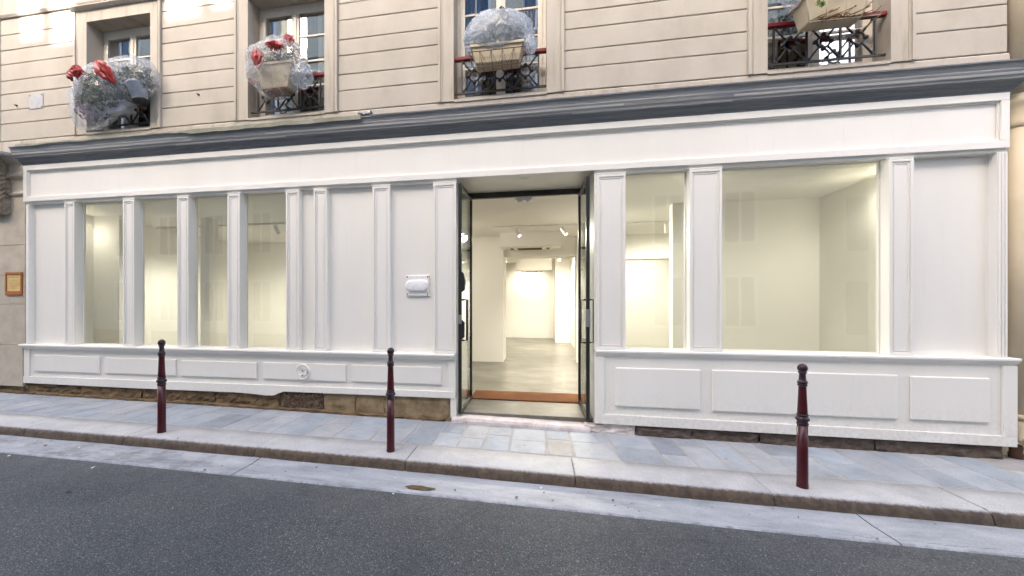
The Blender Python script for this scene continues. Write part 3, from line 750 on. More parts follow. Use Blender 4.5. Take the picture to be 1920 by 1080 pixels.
# door step: a worn stone slab
stp = MB(); xs = frange(GAP0 - .06, .66, .05); ys = [-.035, -.03, -.012, .03, .2, .45, .80]
for xx in xs:
    ez = .074 + (.036 - .074) * (xx + 1.05) / 1.65
    for j, y in enumerate(ys):
        q = noise.noise(Vector((xx * 9, y * 9, 1))); q2 = noise.noise(Vector((xx * 30, y * 30, 6)))
        if j == 0: stp.v.append((xx, -.045 + .014 * q + .012 * q2, g(xx) - .03))
        elif j == 1: stp.v.append((xx, -.040 + .016 * q + .012 * q2, (g(xx) + ez) / 2))
        elif j == 2: stp.v.append((xx, -.020 + .012 * q + .008 * q2, ez - .010 + .006 * q2))
        else: stp.v.append((xx, y, ez + (.086 - ez) * max(0, (y - .03) / .77) + .003 * q - (.004 if j == 3 else 0)))
n = len(ys)
for i in range(len(xs) - 1):
    for k in range(n - 1): stp.face((i * n + k, i * n + k + 1, (i + 1) * n + k + 1, (i + 1) * n + k), 0, k > 2)
so = stp.build('door_step', M['step'], None, fix=True)
tag(so, 'worn pale stone step in front of the open glass doors', 'step')
bm = bmesh.new(); bm.from_mesh(so.data)
if sum(f.normal.z for f in bm.faces) < 0: bmesh.ops.reverse_faces(bm, faces=bm.faces)
bm.to_mesh(so.data); bm.free()
bx('door_saddle', M['saddle'], so, -1.044, .70, .57, .798, .060, .096, .004); bx('door_bed', M['step'], so, -1.0445, .71, .7985, .866, .060, .094)

# ------------------------------------------------------------------ interior
I = M['interior']
struct(bx('floor', M['floor'], None, -8.3, 5.0, .125, 12.0, -.02, .1))
struct(bx('ceiling', I, None, -8.3, 5.0, .862, 12.0, 3.2, 3.3)); 
struct(bx('ceiling', I, None, -8.3, -1.112, .1305, .862, 3.2005, 3.3)); struct(bx('ceiling', I, None, .782, 5.0, .1305, .862, 3.2005, 3.3))
struct(bx('ceiling', I, None, -1.112, .782, .83, .862, 3.262, 3.3))
def wall(x0, x1, y0, y1, z0=.1, z1=3.2): return struct(bx('wall', I, None, x0, x1, y0, y1, z0, z1))
wall(-8.3, -8.2, .13, 12); wall(4.9, 5.0, .21, 12); wall(-8.2, 4.9, 10.65, 10.8)
wall(-8.2, -.80, 4.35, 5.2)                  # left pier and the wall behind the narrow panes
wall(.97, 1.55, 4.56, 5.05)                   # pier to the right of the passage
wall(-.80, .97, 4.60, 5.0, 2.72); wall(1.55, 4.9, 4.60, 5.0, 2.62)   # lintels
wall(1.5, 4.9, 6.9, 7.05); wall(1.2, 1.5, 6.9, 10.65); wall(.68, 1.2, 9.05, 10.65)
wall(2.20, 4.31, 1.7, 1.85); wall(4.31, 4.45, .21, 1.85)          # back and side of the wide display window
wall(-8.2, -7.62, .90, 1.05)                  # short nib beside the first pane
struct(bx('wall', I, None, -6.40, -6.20, 1.4, 1.6, .1, 3.2))
# stall risers inside the windows
wall(-8.2, -1.11, .1302, .19, .1, .84); wall(.782, 4.9, .1302, .19, .1, .94)
# backing behind the boarded bays
wall(-8.3, -7.40, .1303, .16, .84); wall(-3.50, -1.112, .1303, .16, .84); wall(4.0, 5.0, .155, .2, .94)
struct(bx('wall', I, None, -.84, .57, 3.85, 4.349, 2.88, 3.1995), 'boxed duct casing under the ceiling')
struct(bx('wall', I, None, -.799, .57, 5.05, 6.2, 2.88, 3.1995))
struct(bx('wall', I, None, -.75, .55, 9.0, 9.8, 2.75, 3.1995))
matm = MB(); xs = frange(-1.0, .655, .06); ys = frange(.80, 1.34, .05)
for xx in xs:
    for yy in ys: matm.v.append((xx, yy, .113 + .004 * noise.noise(Vector((xx * 6, yy * 6, 0)))))
n = len(ys)
for i in range(len(xs) - 1):
    for k in range(n - 1): matm.face((i * n + k, (i + 1) * n + k, (i + 1) * n + k + 1, i * n + k + 1), 0, True)
mo = matm.build('doormat', M['mat'], None, fix=False); sm = mo.modifiers.new('thick', 'SOLIDIFY'); sm.thickness = .011; sm.offset = -1
tag(mo, 'orange brown coir doormat just inside the open glass doors', 'doormat')

def spot_lamp(x, y, zc, aim, lit, label, power, grp='track spotlights under the shop ceiling'):
    t = thing('track_spotlight', label, 'spotlight', (x, y, zc), grp)
    MB().tube([(0, 0, 0), (0, 0, -.075)], .009, 8).build('stem', M['lampwhite'], t)
    rot = Vector(aim).to_track_quat('-Z', 'Y').to_matrix().to_4x4()
    b = MB().lathe([(.028, .085), (.036, .08), (.038, -.095), (.034, -.1)], 20).build('lamp_body', M['lampwhite'], t)
    b.matrix_local = Matrix.Translation((0, 0, -.10)) @ rot
    l = MB().lathe([(.030, -.099), (.030, -.1035), (.002, -.1045)], 18).build('lens', M['lens'] if lit else M['plastic'], t)
    l.matrix_local = Matrix.Translation((0, 0, -.10)) @ rot
    if power:
        d = bpy.data.lights.new('spot_beam', 'SPOT'); d.energy = power * LAMP; d.color = (1, .92, .77); d.spot_size = R(158); d.spot_blend = 1.0; d.shadow_soft_size = .09
        lo_ = bpy.data.objects.new('spot_beam', d); COL.objects.link(lo_); lo_.parent = t
        lo_.matrix_local = Matrix.Translation((0, 0, -.10)) @ rot @ Matrix.Translation((0, 0, -.11))
    return t
def rail(x0, x1, y, z, label):
    o = bx('track_rail', M['lampwhite'], None, x0, x1, y - .018, y + .018, z - .035, z - .0005, .003)
    return tag(o, label, 'track rail', 'ceiling track rails in the shop')
rail(-.97, 2.70, 3.1, 3.2, 'white ceiling track rail just inside the doorway with two lit spots')
rail(-8.1, -1.8, 2.0, 3.2, 'white ceiling track rail behind the narrow shop panes')
spot_lamp(-4.0, 2.0, 3.166, (-.3, .6, -.7), True, 'added unseen spotlight at the near end of the rail by the boarded bays', 14)  # extra spot hidden by the bay panel, added to lighten the left room
spot_lamp(-2.2, 2.0, 3.166, (.35, .6, -.75), True, 'added unseen spotlight on the rail behind the boarded bays, nearest to the doorway', 13)  # added out of sight to brighten the left pier
rail(-1.0, 1.1, 7.0, 3.2, 'white ceiling track rail deep in the passage of the shop')
rail(-1.4, .9, 8.0, 3.2, 'white ceiling track rail near the back wall of the shop')
spot_lamp(-.396, 3.1, 3.166, (.45, -.25, -.8), True, 'lit white spotlight left on the rail inside the doorway', 55)
spot_lamp(.555, 3.1, 3.166, (.55, -.25, -.8), True, 'lit white spotlight beside the right door leaf on the front rail', 55)
spot_lamp(2.55, 3.1, 3.166, (.1, .35, -.9), False, 'white spotlight turned away behind the narrow right pane', 55)
spot_lamp(-5.22, 2.0, 3.166, (.15, .45, -.9), False, 'white spotlight turned away behind the fourth narrow pane', 34)
spot_lamp(-6.86, 2.0, 3.166, (0, .12, -1), True, 'lit spotlight pointing straight down behind the third narrow pane', 40)
spot_lamp(-.62, 7.0, 3.166, (0, .1, -1), False, 'unlit straight spotlight in the passage left of a lit one', 0)
spot_lamp(.04, 7.0, 3.166, (0, .3, -1), True, 'lit spotlight hanging in the middle of the passage', 62)
spot_lamp(.85, 7.0, 3.166, (.6, .3, -.8), True, 'lit spotlight tilted to the side deep in the passage', 40)
spot_lamp(-1.02, 8.0, 3.166, (-.1, -.1, -1), True, 'lit small spotlight at the far end beside the left pier edge', 26)
spot_lamp(.76, 8.0, 3.166, (.1, -.1, -1), True, 'lit small spotlight at the far end near the back wall pier', 26)
spot_lamp(2.1, 5.7, 3.2, (.1, .45, -.8), True, 'lit spotlight low behind the narrow right pane', 9)
spot_lamp(3.3, 5.7, 3.2, (-.2, .45, -.8), True, 'lit spotlight in the back room behind the display partition', 14)

spot_lamp(-.3, 10.05, 3.2, (0, .35, -1), True, 'added unseen spotlight behind the far air conditioner casing, washing the back wall', 15)  # extra lamp hidden by the casing, added to brighten the back wall
def fill_lamp(x, y, z, label, power):  # unseen ceiling lamps added to brighten the display windows
    t = thing('fill_lamp', label, 'fill_lamp', (x, y, z), 'added unseen fill lamps in the display windows')
    MB().lathe([(.062, -.0005), (.062, -.008), (.050, -.010), (.047, -.004)], 22).build('trim_ring', M['lampwhite'], t); MB().lathe([(.046, -.001), (.046, -.0045)], 20).build('lens', M['lens'], t)
    d = bpy.data.lights.new('fill_beam', 'SPOT'); d.energy = power * LAMP; d.color = (1, .92, .77); d.spot_size = R(165); d.spot_blend = .9; d.shadow_soft_size = .05
    lo_ = bpy.data.objects.new('fill_beam', d); COL.objects.link(lo_); lo_.parent = t; lo_.location = (0, 0, -.03)
fill_lamp(2.15, .45, 3.2, 'added unseen fill lamp over the wide right display window, behind its left pilaster', 9.5)
fill_lamp(4.22, .38, 3.2, 'added unseen fill lamp over the wide right display window, behind its right pilaster', 10)
fill_lamp(-8.1, .5, 3.2, 'added unseen fill lamp over the first narrow pane', 2.5)

def cassette(x, y, z, wx, wy, label):
    t = thing('air_conditioner', label, 'air conditioner', (x, y, z), 'ceiling air conditioners')
    MB().box(-wx / 2, wx / 2, -wy / 2, wy / 2, -.035, -.0005).build('casing', M['acwhite'], t, .006)
    MB().box(-wx * .27, wx * .27, -wy * .34, wy * .34, -.0385, -.0351).build('grille', M['acdark'], t)
    for k in range(7):
        MB().box(-wx * .27, wx * .27, -wy * .30 + k * wy * .1, -wy * .30 + k * wy * .1 + .012, -.042, -.0386).build('louvre', M['acdark'], t)
    for s in (-1, 1): MB().box(s * wx * .40 - wx * .035, s * wx * .40 + wx * .035, -wy * .3, wy * .3, -.0385, -.0352).build('air_slot', M['screw'], t)
    return t
# both hang under their boxed casing
cassette(-.15, 4.10, 2.88, 1.05, .46, 'cream ceiling air conditioner with a brown grille above the passage'); cassette(-.17, 9.4, 2.75, .85, .6, 'smaller cream ceiling air conditioner deep in the passage')
el = thing('emergency_light', 'small twin emergency light on the ceiling behind the door head', 'emergency light', (-.19, 1.02, 3.2))
bx('base_plate', M['plastic'], el, -.13, .13, -.05, .05, -.03, -.0005, .004)
for s in (-1, 1): MB().lathe([(.04, -.03), (.045, -.04), (.03, -.06)], 14, (s * .065, 0, 0)).build('lamp_head', M['lampwhite'], el)
dl = thing('ceiling_light', 'round white recessed light in the porch ceiling', 'ceiling light', (-.15, .14, 3.2605))
MB().lathe([(.092, -.0005), (.092, -.012), (.075, -.014), (.072, -.006)], 28).build('trim_ring', M['lampwhite'], dl); MB().lathe([(.071, -.002), (.071, -.007)], 28).build('diffuser', M['opal'], dl)

# ------------------------------------------------------------------ upper facade
bld = thing('apartment_building', 'beige rendered upper storey with grooved courses and four flower windows above the shopfront', 'building')
YW = .05
opens = [(-7.10, -5.895), (-4.19, -2.97), (-1.09, .13), (2.68, 3.915)]
# backing wall (grooves show it), with the window openings left free
bk = MB(); edges = [-11.0] + [v + d for o in opens for v, d in zip(o, (-.06, .06))] + [5.06]
for i in range(0, len(edges), 2): bk.box(edges[i], edges[i + 1], .078, .5, 4.0, 7.2)
for (a, b) in opens: bk.box(a - .06, b + .06, .0781, .5, 6.12, 7.2); bk.box(a - .06, b + .06, .0781, .5, 4.0, 4.24)
bk.build('masonry', M['groove'], bld)
secs = [(-10.6, -8.905), (-8.885, -7.345), (-5.70, -4.415), (-2.765, -1.308), (.355, 2.468), (4.148, 5.0)]
zs = [4.283, 4.575, 4.802, 5.072, 5.296, 5.572, 5.808, 6.066, 6.33]
for (a, b) in secs:
    for z0, z1 in zip(zs, zs[1:]):
        o = MB(); h = .0055; xs_ = frange(a, b, .12)
        # front face with slightly uneven arrises
        for xx in xs_:
            w0, w1 = (.0035 * noise.noise(Vector((xx * 4, z0 * 9, 1))) for _ in (0, 1)); w1 = .0035 * noise.noise(Vector((xx * 4, z1 * 9, 5)))
            o.v += [(xx, .09, z0 + h), (xx, YW + .004, z0 + h + w0), (xx, YW, z0 + h + .006 + w0), (xx, YW, z1 - h - .006 + w1), (xx, YW + .004, z1 - h + w1), (xx, .09, z1 - h)]
        for i in range(len(xs_) - 1):
            for k in range(5): o.face((i * 6 + k, i * 6 + k + 1, i * 6 + k + 7, i * 6 + k + 6))
        o.face(tuple(range(6))); o.face(tuple((len(xs_) - 1) * 6 + k for k in reversed(range(6))))
        o.build('facade_course', M['render'], bld)
# plain band under and over the courses
MB().prism_x([(.09, 4.02), (.045, 4.02), (.045, 4.262), (.055, 4.276), (.09, 4.276)], frange(-10.6, 5.02, .5)).build('base_band', M['surround'], bld)
MB().prism_x([(.09, 6.335), (.03, 6.34), (.012, 6.375), (.012, 6.41), (.04, 6.42), (.045, 7.2), (.09, 7.2)], [-10.6, 5.02]).build('string_course', M['surround'], bld)
for i, (a, b) in enumerate(opens):
    ws = bpy.data.objects.new('window', None); COL.objects.link(ws); ws.parent = bld; ws.location = (0, 0, 0)
    sl, sr = [(-7.342, -5.702), (-4.412, -2.768), (-1.305, .352), (2.471, 4.145)][i]
    s = MB(); zt = 6.066
    s.box(sl, a, .030, .5, 4.277, 6.29); s.box(b, sr, .030, .5, 4.277, 6.29); s.box(a, b, .030, .5, zt, 6.29)
    s.build('stone_surround', M['surround'], ws, .004)
    q = MB()
    for (c, d) in ((sl + .0, sl + .035), (sr - .035, sr)): q.box(c, d, .014, .0299, 4.277, 6.25)
    q.prism_x([(.029, 6.25), (.0, 6.255), (-.03, 6.285), (-.03, 6.30), (.029, 6.31)], [sl - .04, sr + .04])
    q.box(sl + .05, sl + .062, .022, .0299, 4.277, 6.2); q.box(sr - .062, sr - .05, .022, .0299, 4.277, 6.2)
    q.build('surround_moulding', M['surround'], ws, .003)
    bx('stone_sill', M['surround'], ws, a, b, .0301, .5, 4.2625, 4.30, .004)
    # casements in the back of the reveal
    y = .265; f = MB(); e = .05
    f.box(a, a + e, y, y + .06, 4.30, zt); f.box(b - e, b, y, y + .06, 4.30, zt); f.box(a + e, b - e, y, y + .06, zt - .06, zt); f.box(a + e, b - e, y, y + .06, 4.30, 4.35)
    f.build('frame', M['sash'], ws, .003)
    cx = (a + b) / 2
    for (c, d) in ((a + e, cx - .002), (cx + .002, b - e)):
        l = MB(); st = .06
        l.box(c, c + st, y - .012, y + .03, 4.35, zt - .06); l.box(d - st, d, y - .012, y + .03, 4.35, zt - .06)
        l.box(c + st, d - st, y - .0119, y + .0299, zt - .15, zt - .06); l.box(c + st, d - st, y - .0119, y + .0299, 4.35, 4.44)
        mids = [5.575] + ([5.20, 4.83] if i else [5.2, 4.83])
        for z in mids: l.box(c + st, d - st, y - .004, y + .022, z - .014, z + .014)
        lo_ = l.build('casement', M['sash'], ws, .003)
        zz = [4.44] + sorted(mids) + [zt - .15]
        for z0, z1 in zip(zz, zz[1:]):
            MB().box(c + st - .004, d - st + .004, y + .008, y + .012, z0 + .01, z1 - .01).build('pane', M['oldglass'], lo_ if False else ws)
    ck = MB().box(cx - .022, cx + .022, y - .022, y - .0121, 4.36, zt - .07).build('meeting_stile', M['sash'], ws, .003)
    # dim room and curtain behind
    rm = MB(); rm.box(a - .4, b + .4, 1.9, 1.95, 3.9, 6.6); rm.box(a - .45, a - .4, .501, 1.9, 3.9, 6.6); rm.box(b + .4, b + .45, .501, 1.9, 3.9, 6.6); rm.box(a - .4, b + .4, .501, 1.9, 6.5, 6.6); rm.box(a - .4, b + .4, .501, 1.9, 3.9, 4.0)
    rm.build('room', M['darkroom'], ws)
    for (c, d) in ((a + .03, a + .32), (b - .34, b - .03)):
        cu = MB(); n_ = 26
        for k in range(n_ + 1):
            xx = c + (d - c) * k / n_; yy = .42 + .022 * math.sin(k * 1.35)
            cu.v += [(xx, yy, 4.33), (xx, yy, 6.04)]
        for k in range(n_): cu.face((2 * k, 2 * k + 2, 2 * k + 3, 2 * k + 1), 0, True)
        cu.build('curtain', M['curtain'], ws)

# railings: maroon handrail, X panels with rings and knobs
for i, (a, b) in enumerate(opens):
    rl_ = bpy.data.objects.new('window_railing', None); COL.objects.link(rl_); rl_.parent = bld
    y = .10; zb_, zt_ = 4.405, 4.845
    bx('handrail', M['redrail'], rl_, a - .0, b + .0, y - .03, y + .03, 4.845, 4.888, .005)
    bx('bottom_bar', M['iron'], rl_, a, b, y - .011, y + .011, zb_ - .011, zb_ + .011)
    np_ = 3; xa, xb = a + .10, b - .10; pw = (xb - xa) / np_
    for k in range(np_ + 1): MB().box(xa + k * pw - .009, xa + k * pw + .009, y - .009, y + .009, zb_ + .011, zt_).build('upright', M['iron'], rl_)
    for k in range(np_):
        cx = xa + (k + .5) * pw; cz_ = (zb_ + zt_) / 2; hw, hh = pw / 2 - .012, (zt_ - zb_) / 2 - .012; r = .068
        for sx in (-1, 1):
            for sz in (-1, 1):
                q = MB()
                d = Vector((sx * hw, 0, sz * hh)); u = d.normalized()
                q.tube([(cx + u.x * (r + .002), y, cz_ + u.z * (r + .002)), (cx + d.x, y, cz_ + d.z)], .0105, 6)
                q.tube([(cx + d.x - u.x * .03, y, cz_ + d.z - u.z * .03), (cx + d.x + u.x * .005, y, cz_ + d.z + u.z * .005)], .017, 6)
                q.build('diagonal_bar', M['iron'], rl_)
        ring = MB(); N = 18
        pts = [(cx + r * math.cos(2 * math.pi * t / N), y, cz_ + r * math.sin(2 * math.pi * t / N)) for t in range(N + 1)]
        ring.tube(pts, .012, 6, caps=False)
        for t in range(4):
            th_ = math.pi / 2 * t; ring.lathe([(.004, -.02), (.022, -.014), (.026, 0), (.022, .014), (.004, .02)], 10, (cx + (r + .014) * math.cos(th_), y, cz_ + (r + .014) * math.sin(th_)), 'y')
        ring.build('ring_ornament', M['iron'], rl_)

# small plate and wall studs
pl = thing('wall_plate', 'small square grey metal plate on the beige wall beside the first window', 'plate', (-8.137, YW, 4.896))
bx('plate_face', M['plate'], pl, -.145, .145, -.010, -.0005, -.122, .122, .004)
for sx in (-1, 1):
    for sz in (-1, 1): MB().lathe([(.010, -.0101), (.010, -.013), (.003, -.015)], 8, (sx * .12, 0, sz * .10), 'y').build('screw', M['screw'], pl)
for j, (xx, zz, lb_) in enumerate([(-8.544, 4.864, 'small rusty stud in the beige wall left of the grey plate'), (-5.043, 4.727, 'small rusty stud in the beige wall between the first two windows')]):
    tag(MB().lathe([(.016, -.0005), (.014, -.012), (.006, -.03), (.006, -.04)], 10, (0, 0, 0), 'y').build('wall_stud', M['copper'], None, loc=(xx, YW, zz)), lb_, 'stud', 'rusty studs in the upper wall')

# ------------------------------------------------------------------ wrapped window planters
def leaves(name, m, c, rad, n, size, parent, seed, stems=0, long=2.2):
    r = random.Random(seed); mb = MB()
    for i in range(n):
        while True:
            q = Vector((r.uniform(-1, 1), r.uniform(-1, 1), r.uniform(-1, 1)))
            if q.length < 1 and r.random() < .35 + .65 * q.length: break
        p = Vector((c[0] + q.x * rad[0], c[1] + q.y * rad[1], c[2] + q.z * rad[2]))
        u = Vector((r.gauss(0, 1), r.gauss(0, 1), r.gauss(0, 1))).normalized(); v = u.orthogonal().normalized()
        v = (Matrix.Rotation(r.uniform(0, 6.28), 3, u) @ v)
        s = size * r.uniform(.6, 1.4)
        o = len(mb.v); mb.v += [tuple(p - u * s * long * .5), tuple(p - v * s * .5), tuple(p + u * s * long * .5), tuple(p + v * s * .5)]
        mb.face((o, o + 1, o + 2, o + 3), 1 if r.random() < .12 else 0)
    return mb.build(name, [M[m], M['straw']], parent, fix=False)
def bag(c, rad, parent, seed, ties=(), amp=.07, sub=5, squash=None, m='film'):
    bm = bmesh.new(); bmesh.ops.create_icosphere(bm, subdivisions=sub, radius=1)
    ties = [Vector(t).normalized() for t in ties]
    for v in bm.verts:
        nrm = v.co.normalized(); k = 1 + amp * 1.6 * noise.noise(nrm * 1.8 + Vector((seed, 0, 0)))
        k += amp * .7 * (1 - 2 * abs(noise.noise(nrm * 4.3 + Vector((0, seed, 0)))))
        k += amp * .35 * (1 - 3 * abs(noise.noise(nrm * 11 + Vector((0, 0, seed)))))
        for t in ties:
            a = nrm.angle(t)
            if a < 1.1:
                o1 = t.orthogonal().normalized(); o2 = t.cross(o1); d = nrm - t * nrm.dot(t)
                az = math.atan2(d.dot(o2), d.dot(o1))
                k += .10 * math.exp(-(a / .16) ** 2) + .035 * math.cos(az * 13 + 2 * noise.noise(nrm * 3)) * math.exp(-(a / .55)) * min(1, a / .1)
        p = nrm * k
        if squash: p = squash(p)
        v.co = Vector((p.x * rad[0], p.y * rad[1], p.z * rad[2]))
    me = bpy.data.meshes.new('plastic_wrap'); bm.to_mesh(me); bm.free()
    for p in me.polygons: p.use_smooth = True
    me.materials.append(M[m])
    o = bpy.data.objects.new('plastic_wrap', me); COL.objects.link(o); o.location = c; o.parent = parent
    return o
def bow(c, w_, h_, ang, m, parent, seed):
    """crumpled foil tuft: a lengthwise-creased lump, pinched at its foot and frilled at its head"""
    bm = bmesh.new(); bmesh.ops.create_icosphere(bm, subdivisions=4, radius=1)
    for v in bm.verts:
        n_ = v.co.normalized(); az = math.atan2(n_.y, n_.x); f = (n_.z + 1) / 2
        k = .35 + .65 * math.sin(min(1, f * 1.15 + .08) * math.pi * .62)
        k *= 1 + (.10 + .22 * f) * math.cos(az * 9 + 2.5 * noise.noise(n_ * 2 + Vector((seed, 0, 0)))) + .45 * noise.noise(n_ * 2.3 + Vector((0, seed * 3.1, 0)))
        top = (.16 * noise.noise(Vector((math.cos(az) * 3, math.sin(az) * 3, seed)))) * f
        v.co = Vector((n_.x * k * w_ * .62, n_.y * k * w_ * .40, (n_.z + top) * h_ * .5))
    me = bpy.data.meshes.new('foil_bow'); bm.to_mesh(me); bm.free(); me.materials.append(M[m])
    ob = bpy.data.objects.new('foil_bow', me); COL.objects.link(ob); ob.parent = parent
    ob.location = c; ob.rotation_euler = (R(15), ang, 0); return ob
def trough(parent, x0, x1, zt, zb_, y0, y1, taper=.05, m='trough'):
    t = MB(); k = taper
    t.hexa([(x0 + k, y0 + k * .6, zb_), (x1 - k, y0 + k * .6, zb_), (x0 + k, y1 - k * .3, zb_), (x1 - k, y1 - k * .3, zb_), (x0, y0, zt), (x1, y0, zt), (x0, y1, zt), (x1, y1, zt)])
    o = t.build('trough', M[m], parent, .012)
    r = MB(); r.box(x0 - .012, x1 + .012, y0 - .012, y0 + .01, zt - .03, zt + .004); r.box(x0 - .012, x1 + .012, y1 - .01, y1 + .012, zt - .03, zt + .004); r.box(x0 - .012, x0 + .01, y0 + .0101, y1 - .0101, zt - .03, zt + .004); r.box(x1 - .01, x1 + .012, y0 + .0101, y1 - .0101, zt - .03, zt + .004)
    r.build('rim', M[m], o, .004); return o
def basket(parent, x0, x1, zt, zb_, y0, y1, n_, m, r=.0045, zig=True):
    b = MB(); k = .06
    b.tube([(x0, y1, zt), (x0, y0, zt), (x1, y0, zt), (x1, y1, zt)], r * 1.2, 6)
    b.tube([(x0 + k, y1, zb_), (x0 + k, y0 + k, zb_), (x1 - k, y0 + k, zb_), (x1 - k, y1, zb_)], r * 1.2, 6)
    for i in range(n_ + 1):
        f = i / n_; xa = x0 + (x1 - x0) * f; xb = x0 + k + (x1 - x0 - 2 * k) * f
        b.tube([(xa, y0, zt), (xb, y0 + k, zb_), (xb, y1, zb_)], r, 5)
        if zig and i < n_: b.tube([(xa, y0, zt), (xb + (x1 - x0) / n_ * .5, y0 + k, zb_), (xa + (x1 - x0) / n_, y0, zt)], r * .8, 5)
    for xx in (x0 + .05, x1 - .05): b.tube([(xx, y1, zt), (xx, .06, zt + .02), (xx, .10, 4.892)], r, 5)
    return b.build('wire_basket', M[m], parent)
GRP = 'flower boxes wrapped in plastic on the window railings'
# first window: big clear bundle with red bows and a pale pot
p1 = thing('wrapped_planter', 'big clear plastic bundle of dry plants with three red bows and a pale blue pot', 'planter', (-6.42, -.10, 4.70), GRP)
leaves('foliage', 'leaf', (-.15, .0, .13), (.54, .19, .33), 1700, .026, p1, 3, long=3.6)
leaves('wrapped_blooms', 'mauve', (-.42, -.02, -.14), (.22, .12, .14), 220, .03, p1, 6, long=1.6)
leaves('dry_stems', 'straw', (-.20, -.02, .17), (.44, .17, .20), 320, .012, p1, 5, long=9)
leaves('foliage', 'leafgrey', (.45, .0, .28), (.27, .15, .21), 700, .02, p1, 9, long=3)
trough(p1, -.50, .28, -.06, -.20, -.05, .12, .05, 'bluepot')
pot = MB().lathe([(.075, -.13), (.085, -.125), (.125, .10), (.135, .10), (.135, .125), (.115, .125)], 22).build('pot', M['bluepot'], p1); pot.location = (.50, -.02, .05); pot.rotation_euler = (0, R(-14), 0)
MB().lathe([(.06, -.155), (.10, -.15), (.105, -.131), (.06, -.131)], 20).build('saucer', M['screw'], pot)
bag((-.16, -.01, .10), (.55, .21, .43), p1, 1.3, [(-.9, -.5, .55), (-.55, -.7, .45), (.1, -.7, .6)], .07, squash=lambda p: Vector((p.x * (1.0 - .18 * p.z), p.y, p.z if p.z > 0 else p.z * (1.10 - .55 * max(-.6, min(.9, p.x))))))
bag((.26, .0, .25), (.52, .20, .37), p1, 4.1, [(.5, -.8, .2)], .06)
bow((-.74, .0, .43), .11, .20, R(-60), 'bowred', p1, 1); bow((-.36, -.20, .33), .15, .20, R(12), 'bowred', p1, 2); bow((.20, -.24, .25), .14, .38, R(-36), 'bowred', p1, 3)
# second window: round bundle over a beige trough
p2 = thing('wrapped_planter', 'round clear plastic bundle over a beige trough with small pinkish red bows', 'planter', (-3.57, -.10, 4.70), GRP)
trough(p2, -.30, .25, .20, -.13, -.12, .11, .07)
MB().box(-.20, .14, -.09, .08, -.17, -.131).build('drip_tray', M['soil'], p2, .01)
leaves('foliage', 'leafgrey', (-.03, .0, .37), (.36, .15, .16), 600, .02, p2, 13, long=2.6)
leaves('dry_stems', 'straw', (-.03, -.02, .38), (.32, .15, .14), 120, .010, p2, 15, long=8)
bag((-.04, -.01, .19), (.45, .21, .40), p2, 7.7, [(-.75, -.6, .4), (-.1, -.75, .7), (.3, -.5, .9)], .07, m='haze2', squash=lambda p: Vector((p.x * (1 - .12 * abs(min(0, p.z))), p.y, p.z)))
bag((.36, -.03, .03), (.15, .12, .16), p2, 2.2, [], .1, 4, m='hazy')
bow((-.18, -.21, .20), .12, .24, R(5), 'bowpink', p2, 4); bow((.07, -.20, .36), .17, .13, R(10), 'bowred', p2, 5); bow((.19, -.07, .51), .11, .17, R(-25), 'bowpink', p2, 6)
# third window: milky hood over greenery, trough open below in a wire basket
p3 = thing('wrapped_planter', 'milky plastic hood over grey green plants with a beige trough in a wire basket', 'planter', (-.46, -.10, 4.70), GRP)
trough(p3, -.35, .30, .12, -.10, -.12, .11, .05)
basket(p3, -.38, .33, .02, -.14, -.145, .12, 5, 'wire')
leaves('foliage', 'leafgrey', (.0, .0, .30), (.34, .15, .22), 900, .019, p3, 23, long=2.2)
leaves('foliage', 'leaf', (.03, -.10, .50), (.05, .05, .06), 60, .022, p3, 25)
bag((-.02, -.005, .27), (.43, .20, .33), p3, 3.9, [(.85, -.3, -.55)], .05, m='milky', squash=lambda p: Vector((p.x, p.y, p.z if p.z > 0 else p.z * .75)))
tail = bag((.37, -.06, .10), (.075, .05, .13), p3, 5.5, [], .1, 4, m='milky'); tail.rotation_euler = (0, R(-18), 0)
# fourth window: trough in a pale wire cradle, plants half wrapped
p4 = thing('wrapped_planter', 'beige trough in a rusty wire cradle with half wrapped plants and a bright sprig', 'planter', (3.24, -.10, 4.70), GRP)
trough(p4, -.34, .30, .24, -.02, -.14, .10, .06)
basket(p4, -.36, .43, .22, -.05, -.19, .12, 4, 'wirewhite', .005, False)
st = MB(); r_ = random.Random(4)
for k in range(26):
    a = r_.uniform(-.28, .22); st.tube([(a, -.10, -.03 + r_.uniform(-.02, .03)), (a + r_.uniform(-.05, .12), -.15, r_.uniform(-.06, .0)), (a + r_.uniform(.05, .2), -.13, r_.uniform(-.05, .08))], .004, 4)
st.build('dry_root', M['soil'], p4)
leaves('foliage', 'leaf', (-.05, .0, .44), (.36, .14, .20), 700, .021, p4, 33, long=3.2)
sprig = leaves('sprig', 'leaf', (-.23, -.20, .10), (.045, .03, .05), 34, .02, p4, 35)
M['brightleaf'] = mottled('bright_leaf', [(.3, (.14, .20, .05)), (.7, (.24, .33, .10))], 14, .6, 50, 0)
sprig.data.materials.clear(); sprig.data.materials.append(M['brightleaf']); sprig.data.materials.append(M['brightleaf'])
bag((-.10, -.01, .45), (.44, .19, .27), p4, 9.3, [(-.6, -.6, -.4)], .08, m='hazy')

